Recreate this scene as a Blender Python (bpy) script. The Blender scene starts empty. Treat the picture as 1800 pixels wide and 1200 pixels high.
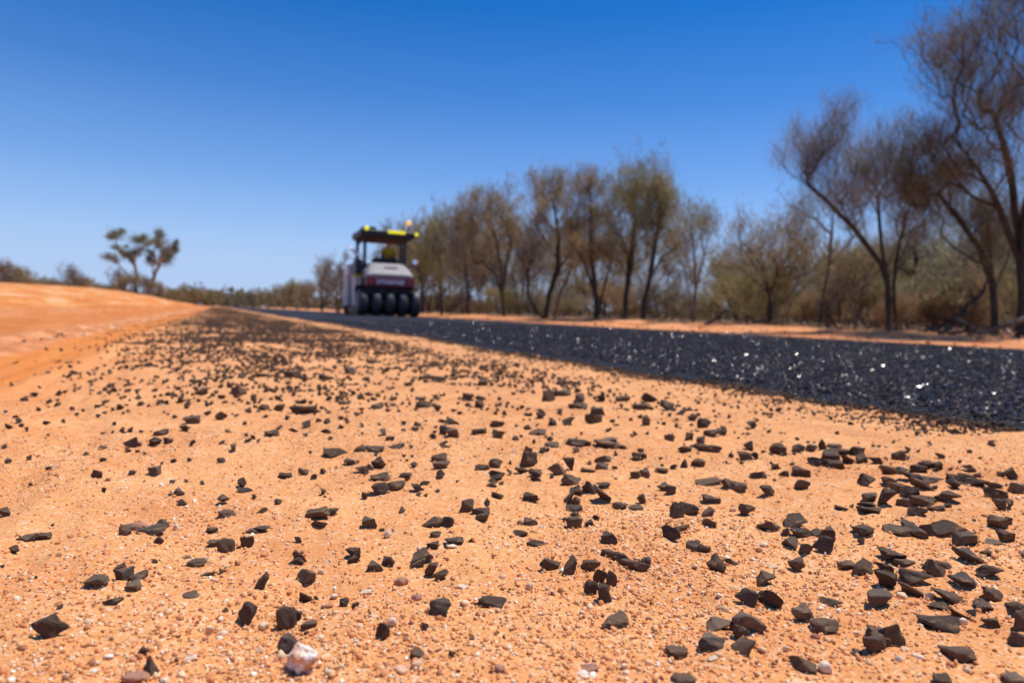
import bpy, bmesh, math, random
import numpy as np
from mathutils import Vector, Matrix, noise as mnoise
random.seed(7); rng = np.random.default_rng(11)
S = bpy.context.scene
COL = S.collection
R = math.radians

# ------------------------------------------------------------------ camera
CAM_H = 0.22
F = 1200.0                                   # focal length in photo pixels (1800 wide)
YAW, PITCH, ROLL = R(23.6), R(2.25), R(1.75)
f0 = Vector((math.sin(YAW)*math.cos(PITCH), math.cos(YAW)*math.cos(PITCH), -math.sin(PITCH)))
r0 = Vector((math.cos(YAW), -math.sin(YAW), 0))
u0 = r0.cross(f0)
CR = r0*math.cos(ROLL) + u0*math.sin(ROLL)
CU = -r0*math.sin(ROLL) + u0*math.cos(ROLL)
CF = f0
CP = Vector((0, 0, CAM_H))
cam = bpy.data.cameras.new('camera'); co = bpy.data.objects.new('camera', cam); COL.objects.link(co)
m = Matrix((CR, CU, -CF)).transposed().to_4x4(); m.translation = CP
co.matrix_world = m
cam.sensor_width = 36; cam.lens = 24; cam.clip_end = 6000; cam.clip_start = 0.02
cam.dof.use_dof = True; cam.dof.focus_distance = 0.62; cam.dof.aperture_fstop = 6.4
S.camera = co

def ray(px, py):
    return CF + CR*((px-900)/F) + CU*((600-py)/F)
def unproject(px, py, depth):
    return CP + ray(px, py)*depth

# ------------------------------------------------------------------ noise and terrain
def _hash(ix, iy, seed):
    h = (ix.astype(np.int64)*374761393 + iy.astype(np.int64)*668265263 + seed*1442695041) & 0xffffffff
    h = ((h ^ (h >> 13))*1274126177) & 0xffffffff
    return ((h ^ (h >> 16)) & 0xffffff)/float(0xffffff)
def vnoise(x, y, seed=0):
    ix = np.floor(x); iy = np.floor(y); fx = x-ix; fy = y-iy
    fx = fx*fx*(3-2*fx); fy = fy*fy*(3-2*fy)
    a = _hash(ix, iy, seed); b = _hash(ix+1, iy, seed); c = _hash(ix, iy+1, seed); d = _hash(ix+1, iy+1, seed)
    return (a*(1-fx)+b*fx)*(1-fy)+(c*(1-fx)+d*fx)*fy - 0.5
def sstep(a, b, t):
    t = np.clip((t-a)/(b-a), 0, 1); return t*t*(3-2*t)
EDGE, FAR = 1.62, 8.2
def edge_x(y):
    return EDGE + 0.05*vnoise(y*1.3, y*0, 5) + 0.04*vnoise(y*6, y*0, 6) + 0.03*vnoise(y*18, y*0, 8) + 0.02*vnoise(y*55, y*0, 7)
def terrain(x, y):
    x = np.asarray(x, float); y = np.asarray(y, float)
    r = np.hypot(x, y)
    z = 0.016*vnoise(x*2.2, y*2.2, 1)*sstep(0.2, 1.0, r) + 0.02*vnoise(x*.8, y*.5, 9)*sstep(1, 4, r)
    # left bank
    d = np.clip(-x-1.02, 0, None)
    cap = 0.8 + 0.4*sstep(25, 60, y); sl = 0.145 + 0.06*sstep(25, 50, y)
    t = d*sl/cap
    bank = cap*np.where(t < 0.75, t, 1-0.25*np.exp(-(t-0.75)*4))
    bank = bank*(1-sstep(65, 160, y))*sstep(-6, 3, y)
    z = z + bank + d.clip(0, 1)*(0.09*vnoise(x*1.6, y*0.16, 12)+0.035*vnoise(x*5, y*0.5, 13))
    # small windrow ridges left by the grader
    w = 0.03*vnoise(y*1.5, y*0, 21)
    for xc, a, s in ((-0.45, 0.010, 0.03), (-0.80, 0.016, 0.05), (-0.97, 0.024, 0.075), (-1.7, 0.04, 0.12), (-2.6, 0.05, 0.15)):
        z = z + a*np.exp(-((x-xc-w)/s)**2)*(1+1.0*vnoise(y*2, x*8, 22)+1.3*vnoise(y*22, x*30, 23)+.8*vnoise(y*50, x*50, 24))
    # verge past the road
    v = sstep(10.6, 12.4, x)
    z = z + v*(0.10+0.12*vnoise(x*0.7, y*0.45, 31)+0.10*vnoise(x*2.1, y*1.7, 32)) - 0.03*np.exp(-((x-9.7)/.7)**2)*np.where(x > 8.2, 1, 0)
    # road bed
    ex = edge_x(y)
    bed = sstep(-0.02, 0.08, x-ex)*(1-sstep(-0.1, 0.05, x-FAR))
    return z*(1-bed) - 0.012*bed
def micro(x, y):
    r = np.hypot(x, y); a = 1-sstep(3, 8, r)
    left = 1-sstep(-0.35, 0.15, x)
    n = 0.006*vnoise(x*13, y*13, 40) + 0.0060*vnoise(x*28, y*28, 41) + 0.0042*vnoise(x*70, y*70, 42) + 0.0022*vnoise(x*150, y*150, 43)
    n = n + left*(0.013*vnoise(x*20+y*1.5, y*2.2, 44)+0.006*vnoise(x*55+y*3, y*6, 45))
    return n*a
def H(x, y): return terrain(x, y)+micro(x, y)
def Hs(x, y): return float(H(np.array([x]), np.array([y]))[0])
def ground_pt(px, py):
    d = ray(px, py); t = 1.0
    z = 0.0
    for _ in range(8):
        t = (z-CP.z)/d.z; p = CP+d*t; z = Hs(p.x, p.y)
    return CP+d*t, t
def at_lateral(px, X):
    """world x,y where the view column px meets the line x = X"""
    d = CF + CR*((px-900)/F); k = X/d.x
    return X, d.y*k
def at_depth(px, D):
    d = CF + CR*((px-900)/F); return d.x*D, d.y*D

# ------------------------------------------------------------------ mesh helpers
def np_mesh(name, V, FL, smooth=False):
    me = bpy.data.meshes.new(name)
    V = np.ascontiguousarray(V, dtype=np.float32)
    me.vertices.add(len(V)); me.vertices.foreach_set('co', V.ravel())
    FL = [f for f in FL if len(f)]
    loops = np.concatenate([f.ravel() for f in FL]).astype(np.int32)
    sizes = np.concatenate([np.full(len(f), f.shape[1], np.int32) for f in FL])
    starts = np.concatenate([[0], np.cumsum(sizes)[:-1]]).astype(np.int32)
    me.loops.add(len(loops)); me.loops.foreach_set('vertex_index', loops)
    me.polygons.add(len(sizes)); me.polygons.foreach_set('loop_start', starts)
    try: me.polygons.foreach_set('loop_total', sizes)
    except Exception: pass
    me.update(calc_edges=True)
    me.polygons.foreach_set('use_smooth', np.full(len(sizes), smooth, dtype=bool))
    return me
def link(name, me, mat=None, parent=None, loc=None):
    o = bpy.data.objects.new(name, me); COL.objects.link(o)
    if mat is not None and not me.materials: me.materials.append(mat)
    if parent is not None: o.parent = parent
    if loc is not None: o.location = loc
    return o
def tag(o, label=None, cat=None, group=None, kind=None):
    if label: o['label'] = label
    if cat: o['category'] = cat
    if group: o['group'] = group
    if kind: o['kind'] = kind
    return o
def empty(name, loc, rz=0):
    e = bpy.data.objects.new(name, None); COL.objects.link(e); e.location = loc; e.rotation_euler.z = rz
    e.empty_display_size = 0.1
    return e
def bm_obj(name, bm, mat, parent=None, bevel=0, seg=2, smooth=False):
    if bevel:
        bmesh.ops.bevel(bm, geom=bm.edges[:], offset=bevel, segments=seg, affect='EDGES', profile=0.6)
    bmesh.ops.recalc_face_normals(bm, faces=bm.faces[:])
    me = bpy.data.meshes.new(name); bm.to_mesh(me); bm.free()
    for p in me.polygons: p.use_smooth = smooth
    return link(name, me, mat, parent)
def box(x0, x1, y0, y1, z0, z1, bm=None, taper=None):
    bm = bm or bmesh.new()
    vs = []
    for z in (z0, z1):
        for x, y in ((x0, y0), (x1, y0), (x1, y1), (x0, y1)):
            if taper and z == z1:
                x = (x-(x0+x1)/2)*taper[0]+(x0+x1)/2; y = y0+(y-y0)*1.0 + (taper[1] if y == y0 else taper[2])
            vs.append(bm.verts.new((x, y, z)))
    for f in ((0, 3, 2, 1), (4, 5, 6, 7), (0, 1, 5, 4), (1, 2, 6, 5), (2, 3, 7, 6), (3, 0, 4, 7)):
        bm.faces.new([vs[i] for i in f])
    return bm
def lathe_x(profile, n=36, bm=None, c=(0, 0, 0)):
    """profile of (x, r) turned round the X axis"""
    bm = bm or bmesh.new(); rings = []
    for x, r in profile:
        rings.append([bm.verts.new((c[0]+x, c[1]+r*math.cos(a), c[2]+r*math.sin(a))) for a in [2*math.pi*i/n for i in range(n)]])
    for A, B in zip(rings, rings[1:]):
        for i in range(n): bm.faces.new((A[i], A[(i+1) % n], B[(i+1) % n], B[i]))
    bm.faces.new(rings[0]); bm.faces.new(rings[-1])
    return bm
def tube(pts, r, n=10, bm=None, caps=True):
    bm = bm or bmesh.new(); rings = []
    pts = [Vector(p) for p in pts]
    rs = r if isinstance(r, (list, tuple)) else [r]*len(pts)
    for i, p in enumerate(pts):
        t = (pts[min(i+1, len(pts)-1)]-pts[max(i-1, 0)]).normalized()
        a = t.cross(Vector((0, 0, 1)));
        if a.length < 1e-3: a = t.cross(Vector((0, 1, 0)))
        a.normalize(); b = t.cross(a)
        rings.append([bm.verts.new(p+(a*math.cos(q)+b*math.sin(q))*rs[i]) for q in [2*math.pi*k/n for k in range(n)]])
    for A, B in zip(rings, rings[1:]):
        for i in range(n): bm.faces.new((A[i], A[(i+1) % n], B[(i+1) % n], B[i]))
    if caps: bm.faces.new(rings[0]); bm.faces.new(rings[-1])
    return bm
def ball(c, r, bm=None, sub=2, sc=(1, 1, 1)):
    bm = bm or bmesh.new()
    bmesh.ops.create_icosphere(bm, subdivisions=sub, radius=r, matrix=Matrix.Translation(c) @ Matrix.Diagonal((*sc, 1)))
    return bm

# ------------------------------------------------------------------ materials
def mat_new(name):
    mt = bpy.data.materials.new(name); mt.use_nodes = True
    nt = mt.node_tree; b = nt.nodes['Principled BSDF']
    return mt, nt, b
def N(nt, t, **kw):
    n = nt.nodes.new(t)
    for k, v in kw.items():
        if k.startswith('i_'): n.inputs[k[2:].replace('_', ' ')].default_value = v
        else: setattr(n, k, v)
    return n
def ramp(nt, fac, stops):
    n = nt.nodes.new('ShaderNodeValToRGB'); e = n.color_ramp.elements
    while len(e) > 1: e.remove(e[-1])
    e[0].position = stops[0][0]; e[0].color = (*stops[0][1], 1)
    for p, c in stops[1:]:
        q = e.new(p); q.color = (*c, 1)
    nt.links.new(fac, n.inputs[0]); return n.outputs[0]
def mix(nt, fac, a, b, mode='MIX'):
    n = nt.nodes.new('ShaderNodeMix'); n.data_type = 'RGBA'; n.blend_type = mode
    for s, v in ((n.inputs[0], fac), (n.inputs[6], a), (n.inputs[7], b)):
        if isinstance(v, (int, float)): s.default_value = v
        elif isinstance(v, tuple): s.default_value = (*v, 1)
        else: nt.links.new(v, s)
    return n.outputs[2]
def math_n(nt, op, a, b=None, c=None):
    n = nt.nodes.new('ShaderNodeMath'); n.operation = op
    for i, v in enumerate((a, b, c)):
        if v is None: continue
        if isinstance(v, (int, float)): n.inputs[i].default_value = v
        else: nt.links.new(v, n.inputs[i])
    return n.outputs[0]
def maprange(nt, v, a, b, c=0, d=1, smooth=True):
    n = nt.nodes.new('ShaderNodeMapRange'); n.interpolation_type = 'SMOOTHSTEP' if smooth else 'LINEAR'
    nt.links.new(v, n.inputs[0]); n.inputs[1].default_value = a; n.inputs[2].default_value = b
    n.inputs[3].default_value = c; n.inputs[4].default_value = d
    return n.outputs[0]
def coords(nt, scale=(1, 1, 1)):
    g = nt.nodes.new('ShaderNodeTexCoord'); mp = nt.nodes.new('ShaderNodeMapping'); mp.inputs['Scale'].default_value = scale
    nt.links.new(g.outputs['Object'], mp.inputs[0]); return mp.outputs[0]
def noise(nt, vec, scale, detail=4, rough=.55):
    n = nt.nodes.new('ShaderNodeTexNoise'); n.inputs['Scale'].default_value = scale; n.inputs['Detail'].default_value = detail
    n.inputs['Roughness'].default_value = rough; nt.links.new(vec, n.inputs['Vector']); return n.outputs[0]
def voro(nt, vec, scale, out='Color'):
    n = nt.nodes.new('ShaderNodeTexVoronoi'); n.inputs['Scale'].default_value = scale
    nt.links.new(vec, n.inputs['Vector']); return n.outputs[out]
def bump(nt, b, h, strength, dist):
    n = nt.nodes.new('ShaderNodeBump'); n.inputs['Strength'].default_value = strength; n.inputs['Distance'].default_value = dist
    nt.links.new(h, n.inputs['Height']); nt.links.new(n.outputs[0], b.inputs['Normal']); return n
def island(nt):
    return nt.nodes.new('ShaderNodeNewGeometry').outputs['Random Per Island']
def simple(name, col, rough=.5, metal=0, spec=.5, var=0.0, scale=8, coat=0, emit=None, es=0):
    mt, nt, b = mat_new(name)
    b.inputs['Roughness'].default_value = rough; b.inputs['Metallic'].default_value = metal
    b.inputs['Specular IOR Level'].default_value = spec; b.inputs['Coat Weight'].default_value = coat
    v = coords(nt); n = noise(nt, v, scale, 5)
    k = 1-var
    c = ramp(nt, n, [(.3, tuple(x*k for x in col)), (.7, tuple(min(1, x*(1+var*.5)) for x in col))])
    nt.links.new(c, b.inputs['Base Color'])
    r = maprange(nt, n, .3, .7, rough*.85, min(1, rough*1.15)); nt.links.new(r, b.inputs['Roughness'])
    if emit: b.inputs['Emission Color'].default_value = (*emit, 1); b.inputs['Emission Strength'].default_value = es
    return mt

SAND = (0.66, 0.325, 0.145)
def ground_material():
    mt, nt, b = mat_new('sandy_earth'); L = nt.links
    v = coords(nt); sep = nt.nodes.new('ShaderNodeSeparateXYZ'); L.new(v, sep.inputs[0]); X, Y = sep.outputs[0], sep.outputs[1]
    big = noise(nt, v, .9, 5); med = noise(nt, v, 7, 5); fine = noise(nt, v, 90, 4, .7)
    vs = coords(nt, (1, .13, 1)); streak = noise(nt, vs, 2.6, 5, .6); streakf = noise(nt, vs, 14, 4, .6)
    # sand of the shoulder
    sand = ramp(nt, med, [(.26, (.50, .175, .058)), (.42, (.63, .25, .086)), (.55, (.70, .305, .110)), (.74, (.78, .39, .165))])
    grain = voro(nt, v, 420)
    gs = nt.nodes.new('ShaderNodeSeparateColor'); L.new(grain, gs.inputs[0])
    gcol = ramp(nt, gs.outputs[0], [(0, (.40, .17, .08)), (.10, (.60, .26, .10)), (.3, (.76, .34, .12)), (.75, (.84, .42, .17)), (.92, (.88, .60, .36)), (1, (.90, .74, .56))])
    sand = mix(nt, .48, sand, gcol)
    patch = noise(nt, v, 2.2, 6, .7)
    sand = mix(nt, maprange(nt, patch, .50, .66, 0, .42), sand, (.52, .175, .055))
    sand = mix(nt, maprange(nt, noise(nt, v, 34, 4, .7), .56, .70, 0, .40), sand, (.86, .56, .32))
    # tracked earth nearer the bank
    red = ramp(nt, streakf, [(.3, (.60, .21, .065)), (.55, (.74, .30, .10)), (.75, (.82, .42, .18))])
    xw = math_n(nt, 'ADD', X, math_n(nt, 'MULTIPLY_ADD', med, .5, -.25))
    near_left = maprange(nt, xw, -.05, -.45)
    sand = mix(nt, math_n(nt, 'MULTIPLY', near_left, .62), sand, red)
    # graded bank
    bank = ramp(nt, streak, [(.30, (.48, .135, .030)), (.42, (.60, .20, .048)), (.50, (.68, .26, .068)), (.57, (.74, .36, .14)), (.68, (.80, .50, .28))])
    bank = mix(nt, .35, bank, ramp(nt, streakf, [(.3, (.50, .15, .035)), (.7, (.72, .32, .10))]))
    xb = math_n(nt, 'ADD', X, math_n(nt, 'MULTIPLY_ADD', big, .16, -.08))
    strip = ramp(nt, streakf, [(.3, (.60, .185, .038)), (.7, (.72, .265, .070))])
    low = ramp(nt, streakf, [(.3, (.44, .125, .032)), (.7, (.62, .215, .065))])
    ridge = ramp(nt, med, [(.3, (.44, .145, .05)), (.5, (.62, .245, .095)), (.72, (.76, .40, .20))])
    bank = mix(nt, math_n(nt, 'MULTIPLY', maprange(nt, xb, -2.4, -1.7), .7), bank, low)
    bank = mix(nt, maprange(nt, xb, -1.12, -1.0), bank, ridge)
    bank = mix(nt, maprange(nt, xb, -.76, -.70), bank, strip)
    bm_ = maprange(nt, xb, -.40, -.54)
    col = mix(nt, bm_, sand, bank)
    # verge and scrub floor past the road
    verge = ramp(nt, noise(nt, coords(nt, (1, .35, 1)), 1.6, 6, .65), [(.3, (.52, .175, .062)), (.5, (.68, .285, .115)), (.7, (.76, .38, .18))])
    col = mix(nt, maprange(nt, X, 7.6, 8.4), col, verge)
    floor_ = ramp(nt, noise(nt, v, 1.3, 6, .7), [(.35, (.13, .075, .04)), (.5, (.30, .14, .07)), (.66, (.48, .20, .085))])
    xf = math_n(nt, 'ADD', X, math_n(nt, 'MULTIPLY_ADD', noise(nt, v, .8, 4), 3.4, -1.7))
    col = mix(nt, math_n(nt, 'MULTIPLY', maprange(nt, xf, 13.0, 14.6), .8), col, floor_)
    # dusty bitumen drips beside the road edge
    L.new(col, b.inputs['Base Color'])
    b.inputs['Roughness'].default_value = .95; b.inputs['Specular IOR Level'].default_value = .15
    gd = voro(nt, v, 300, 'Distance')
    h = math_n(nt, 'ADD', math_n(nt, 'MULTIPLY', gd, -.35), math_n(nt, 'ADD', math_n(nt, 'MULTIPLY', fine, 1.0), math_n(nt, 'MULTIPLY', gs.outputs[1], .45)))
    bump(nt, b, h, .55, .0028)
    return mt
def road_material():
    mt, nt, b = mat_new('fresh_bitumen'); L = nt.links
    v = coords(nt)
    c = voro(nt, v, 75); s = nt.nodes.new('ShaderNodeSeparateColor'); L.new(c, s.inputs[0])
    col = ramp(nt, s.outputs[0], [(0, (.008, .008, .011)), (.6, (.014, .014, .019)), (1, (.034, .032, .040))])
    L.new(col, b.inputs['Base Color'])
    L.new(maprange(nt, s.outputs[1], 0, 1, .55, .80), b.inputs['Roughness'])
    b.inputs['Specular IOR Level'].default_value = .3
    h = math_n(nt, 'ADD', math_n(nt, 'MULTIPLY', s.outputs[2], .6), math_n(nt, 'ADD', math_n(nt, 'MULTIPLY', voro(nt, v, 75, 'Distance'), -1.0), noise(nt, v, 120, 3)))
    bump(nt, b, h, 1.0, .012)
    return mt
def chip_material(name, stops, r0_, r1_, rust=.35, spec=.5, glint=0, k=1.0):
    mt, nt, b = mat_new(name); L = nt.links
    v = coords(nt); oi = nt.nodes.new('ShaderNodeObjectInfo').outputs['Random']
    isl = island(nt); w = math_n(nt, 'FRACT', math_n(nt, 'ADD', oi, isl))
    base = ramp(nt, w, stops)
    n1 = noise(nt, v, 120*k, 5, .6); n2 = noise(nt, v, 700*k, 4, .65)
    col = mix(nt, maprange(nt, n1, .42, .75, 0, rust), base, (.085, .045, .024))
    col = mix(nt, maprange(nt, n2, .5, .75, 0, .5), col, (.16, .105, .07))
    up = nt.nodes.new('ShaderNodeSeparateXYZ'); L.new(nt.nodes.new('ShaderNodeNewGeometry').outputs['Normal'], up.inputs[0])
    n3 = noise(nt, v, 150*k, 4)
    col = mix(nt, math_n(nt, 'MULTIPLY', maprange(nt, up.outputs[2], .2, .95), maprange(nt, n3, .5, .68, 0, .38)), col, (.50, .25, .11))
    L.new(col, b.inputs['Base Color'])
    rg = maprange(nt, n1, .3, .7, r0_, r1_); b.inputs['Specular IOR Level'].default_value = spec
    if glint:
        g = math_n(nt, 'LESS_THAN', isl, glint)      # stones with a wet film of bitumen
        rg = math_n(nt, 'MULTIPLY', rg, math_n(nt, 'MULTIPLY_ADD', g, -.82, 1.0))
        L.new(math_n(nt, 'MULTIPLY', g, .35), b.inputs['Coat Weight']); b.inputs['Coat Roughness'].default_value = .15
    L.new(rg, b.inputs['Roughness'])
    h = math_n(nt, 'ADD', n1, math_n(nt, 'MULTIPLY', n2, .35)); bump(nt, b, h, .55, .0016)
    return mt
def leaf_material(name, stops, trans=.42):
    mt, nt, b = mat_new(name); L = nt.links
    v = coords(nt)
    i = island(nt); cl = noise(nt, v, 1.1, 3)
    w = math_n(nt, 'ADD', math_n(nt, 'MULTIPLY', i, .6), math_n(nt, 'MULTIPLY', maprange(nt, cl, .3, .7), .4))
    col = ramp(nt, w, stops); L.new(col, b.inputs['Base Color']); b.inputs['Roughness'].default_value = .65; b.inputs['Specular IOR Level'].default_value = .25
    t = nt.nodes.new('ShaderNodeBsdfTranslucent'); L.new(col, t.inputs[0])
    mx = nt.nodes.new('ShaderNodeMixShader'); mx.inputs[0].default_value = trans
    L.new(b.outputs[0], mx.inputs[1]); L.new(t.outputs[0], mx.inputs[2])
    L.new(mx.outputs[0], nt.nodes['Material Output'].inputs[0])
    return mt
def bark_material(name, a, c):
    mt, nt, b = mat_new(name); L = nt.links
    v = coords(nt, (1, 1, .25)); n = noise(nt, v, 14, 6, .65)
    L.new(ramp(nt, n, [(.3, a), (.7, c)]), b.inputs['Base Color']); b.inputs['Roughness'].default_value = .9; b.inputs['Specular IOR Level'].default_value = .2
    bump(nt, b, n, .8, .02); return mt

M_GROUND = ground_material(); M_ROAD = road_material()
M_CHIP = chip_material('dark_stone', [(0, (.058, .040, .030)), (.3, (.105, .068, .046)), (.6, (.150, .098, .066)), (.85, (.080, .062, .052)), (1, (.18, .125, .088))], .7, .92, spec=.12, k=.018)
M_TARCHIP = chip_material('bitumen_coated_stone', [(0, (.007, .007, .010)), (.6, (.013, .013, .018)), (1, (.030, .028, .034))], .5, .8, rust=.12, spec=.3, glint=.5)
M_FARCHIP = chip_material('loose_stone', [(0, (.045, .032, .025)), (.5, (.075, .050, .036)), (1, (.11, .074, .052))], .7, .9, spec=.15)
def pebble_material():
    mt, nt, b = mat_new('pale_pebble'); L = nt.links
    v = coords(nt); oi = nt.nodes.new('ShaderNodeObjectInfo').outputs['Random']
    n = noise(nt, v, 3, 5, .6)
    a = ramp(nt, oi, [(0, (.72, .50, .30)), (.3, (.78, .62, .45)), (.6, (.66, .40, .22)), (1, (.80, .70, .58))])
    L.new(mix(nt, maprange(nt, n, .45, .7, 0, .6), a, (.58, .27, .13)), b.inputs['Base Color'])
    b.inputs['Roughness'].default_value = .7; bump(nt, b, n, .5, .001); return mt
M_PALE = pebble_material()
def quartz_material():
    mt, nt, b = mat_new('quartz'); L = nt.links
    v = coords(nt); n = noise(nt, v, 2.6, 5, .6); n2 = noise(nt, v, 9, 4)
    L.new(mix(nt, maprange(nt, n, .42, .58), (.92, .84, .74), (.70, .36, .20)), b.inputs['Base Color'])
    b.inputs['Roughness'].default_value = .45; bump(nt, b, math_n(nt, 'ADD', n, n2), .8, .0025); return mt
M_QUARTZ = quartz_material()
M_PINK = simple('reddish_stone', (.42, .20, .12), .8, var=.3, scale=4)
def gravel_material():
    mt, nt, b = mat_new('sand_grains'); L = nt.links
    i = island(nt)
    L.new(ramp(nt, i, [(0, (.22, .11, .07)), (.05, (.40, .18, .09)), (.14, (.60, .23, .085)), (.34, (.70, .30, .11)), (.62, (.78, .38, .155)), (.78, (.82, .48, .24)), (.90, (.86, .62, .38)), (1, (.93, .82, .66))]), b.inputs['Base Color'])
    b.inputs['Roughness'].default_value = .75; b.inputs['Specular IOR Level'].default_value = .3; return mt
M_GRAVEL = gravel_material()
M_BARK = bark_material('dark_bark', (.028, .023, .019), (.085, .068, .052))
M_BARKP = bark_material('grey_bark', (.10, .075, .058), (.24, .18, .14))
M_GUM = bark_material('pale_gum_bark', (.22, .18, .15), (.42, .36, .30))
LV = {}
LV['mulga'] = leaf_material('mulga_leaves', [(0.00, (0.166, 0.125, 0.068)), (0.25, (0.256, 0.196, 0.106)), (0.50, (0.371, 0.289, 0.149)), (0.75, (0.486, 0.383, 0.201)), (1.00, (0.558, 0.467, 0.261))])
LV['brown'] = leaf_material('dry_brown_twigs', [(0.00, (0.129, 0.098, 0.073)), (0.33, (0.226, 0.181, 0.130)), (0.67, (0.333, 0.271, 0.188)), (1.00, (0.452, 0.374, 0.264))])
LV['dark'] = leaf_material('dark_needles', [(0.00, (0.088, 0.068, 0.046)), (0.33, (0.171, 0.134, 0.083)), (0.67, (0.270, 0.216, 0.120)), (1.00, (0.374, 0.304, 0.170))])
LV['olive'] = leaf_material('olive_leaves', [(0.00, (0.168, 0.143, 0.065)), (0.33, (0.276, 0.238, 0.103)), (0.67, (0.408, 0.351, 0.156)), (1.00, (0.540, 0.465, 0.222))])
LV['grey'] = leaf_material('grey_green_leaves', [(0, (0.165, 0.149, 0.094)), (.5, (0.348, 0.305, 0.180)), (1, (0.546, 0.513, 0.316))])
LV['gum'] = leaf_material('gum_leaves', [(0.00, (0.132, 0.127, 0.066)), (0.50, (0.224, 0.209, 0.105)), (1.00, (0.343, 0.316, 0.165))])
LV['straw'] = leaf_material('dry_straw', [(0, (0.205, 0.136, 0.072)), (.5, (0.361, 0.245, 0.133)), (1, (0.504, 0.380, 0.217))])

# ------------------------------------------------------------------ sky and sun
SUN_AZ = YAW + R(62); SUN_EL = R(69)
w = bpy.data.worlds.new('World'); S.world = w; w.use_nodes = True
nt = w.node_tree; bg = nt.nodes['Background']
sky = nt.nodes.new('ShaderNodeTexSky'); sky.sky_type = 'NISHITA'; sky.sun_disc = False
sky.sun_elevation = SUN_EL; sky.sun_rotation = SUN_AZ; sky.altitude = 5000
sky.air_density = 1.5; sky.dust_density = 0.0; sky.ozone_density = 6.0
hs = nt.nodes.new('ShaderNodeHueSaturation'); hs.inputs['Saturation'].default_value = 1.30; hs.inputs['Hue'].default_value = .506; hs.inputs['Value'].default_value = 1
nt.links.new(sky.outputs[0], hs.inputs['Color']); 
tcw = nt.nodes.new('ShaderNodeTexCoord'); sxw = nt.nodes.new('ShaderNodeSeparateXYZ'); nt.links.new(tcw.outputs['Generated'], sxw.inputs[0])
hz = ramp(nt, sxw.outputs[2], [(0, (1, 1, 1)), (.055, (.90,)*3), (.12, (.56,)*3), (.185, (.31,)*3), (.29, (.10,)*3), (.40, (0,)*3)])
nt.links.new(mix(nt, hz, hs.outputs[0], (3.2, 4.25, 6.3)), bg.inputs[0])      # dry haze low in the sky
bg.inputs[1].default_value = 0.112
sd = Vector((math.sin(SUN_AZ)*math.cos(SUN_EL), math.cos(SUN_AZ)*math.cos(SUN_EL), math.sin(SUN_EL)))
sl = bpy.data.lights.new('sun', 'SUN'); sl.energy = 3.75; sl.angle = R(.53); sl.color = (1, .94, .86)
so = bpy.data.objects.new('sun', sl); COL.objects.link(so); so.rotation_euler = sd.to_track_quat('Z', 'Y').to_euler(); so.location = (0, 0, 40)
S.view_settings.view_transform = 'Standard'; S.view_settings.look = 'None'; S.view_settings.exposure = 0.33; S.view_settings.gamma = 1
S.render.film_transparent = False
S.cycles.max_bounces = 6; S.cycles.sample_clamp_indirect = 6; S.cycles.transparent_max_bounces = 4
S.cycles.use_denoising = True

# ------------------------------------------------------------------ ground and road sheets
def graded(a, b, core, lo, hi, g):
    xs = list(np.arange(a, b+1e-9, core))
    s = core; x = xs[-1]
    while x < hi: s = s*(1+g); x += s; xs.append(x)
    s = core; x = xs[0]; left = []
    while x > lo: s = s*(1+g); x -= s; left.append(x)
    return np.array(left[::-1]+xs)
def sheet(xs, ys, hf):
    X, Y = np.meshgrid(xs, ys); Z = hf(X, Y)
    V = np.stack([X, Y, Z], -1).reshape(-1, 3); nx = len(xs)
    i = (np.arange(len(ys)-1)[:, None]*nx+np.arange(nx-1)[None, :]).ravel()
    return V, np.stack([i, i+1, i+nx+1, i+nx], 1)
xs = graded(-.6, 1.7, .0062, -2500, 2500, .022); ys = graded(.28, 1.3, .0062, -300, 4000, .020)
V, Fq = sheet(xs, ys, H)
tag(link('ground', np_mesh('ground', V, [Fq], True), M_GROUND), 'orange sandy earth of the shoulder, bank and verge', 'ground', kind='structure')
xs = np.concatenate([np.linspace(0, .5, 26), np.linspace(.53, 6.55, 170), [6.6, 6.64]]); ys = graded(.5, 8, .03, -40, 900, .03)
def road_h(U, Y):
    return None
U, Y = np.meshgrid(xs, ys)
EX = edge_x(Y)-0.01; fe = FAR+.05*vnoise(Y*1.1, Y*0, 51)+.03*vnoise(Y*6, Y*0, 52)
t = U/6.64; X = EX+(fe-EX)*t
dEdge = np.minimum(X-EX, fe-X)
Z = -0.02+0.030*sstep(0, .12, dEdge)+0.018*np.sin(np.pi*t)+.003*vnoise(X*9, Y*9, 53)
Vr = np.stack([X, Y, Z], -1).reshape(-1, 3); nx = len(xs)
i = (np.arange(len(ys)-1)[:, None]*nx+np.arange(nx-1)[None, :]).ravel()
tag(link('road', np_mesh('road', Vr, [np.stack([i, i+1, i+nx+1, i+nx], 1)], True), M_ROAD), 'freshly sealed black bitumen road', 'road', kind='structure')
def road_z(x, y):
    ex = edge_x(y); return -0.02+0.030*sstep(0, .12, x-ex)+0.018*np.sin(np.pi*np.clip((x-ex)/(FAR-ex), 0, 1))

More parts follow.
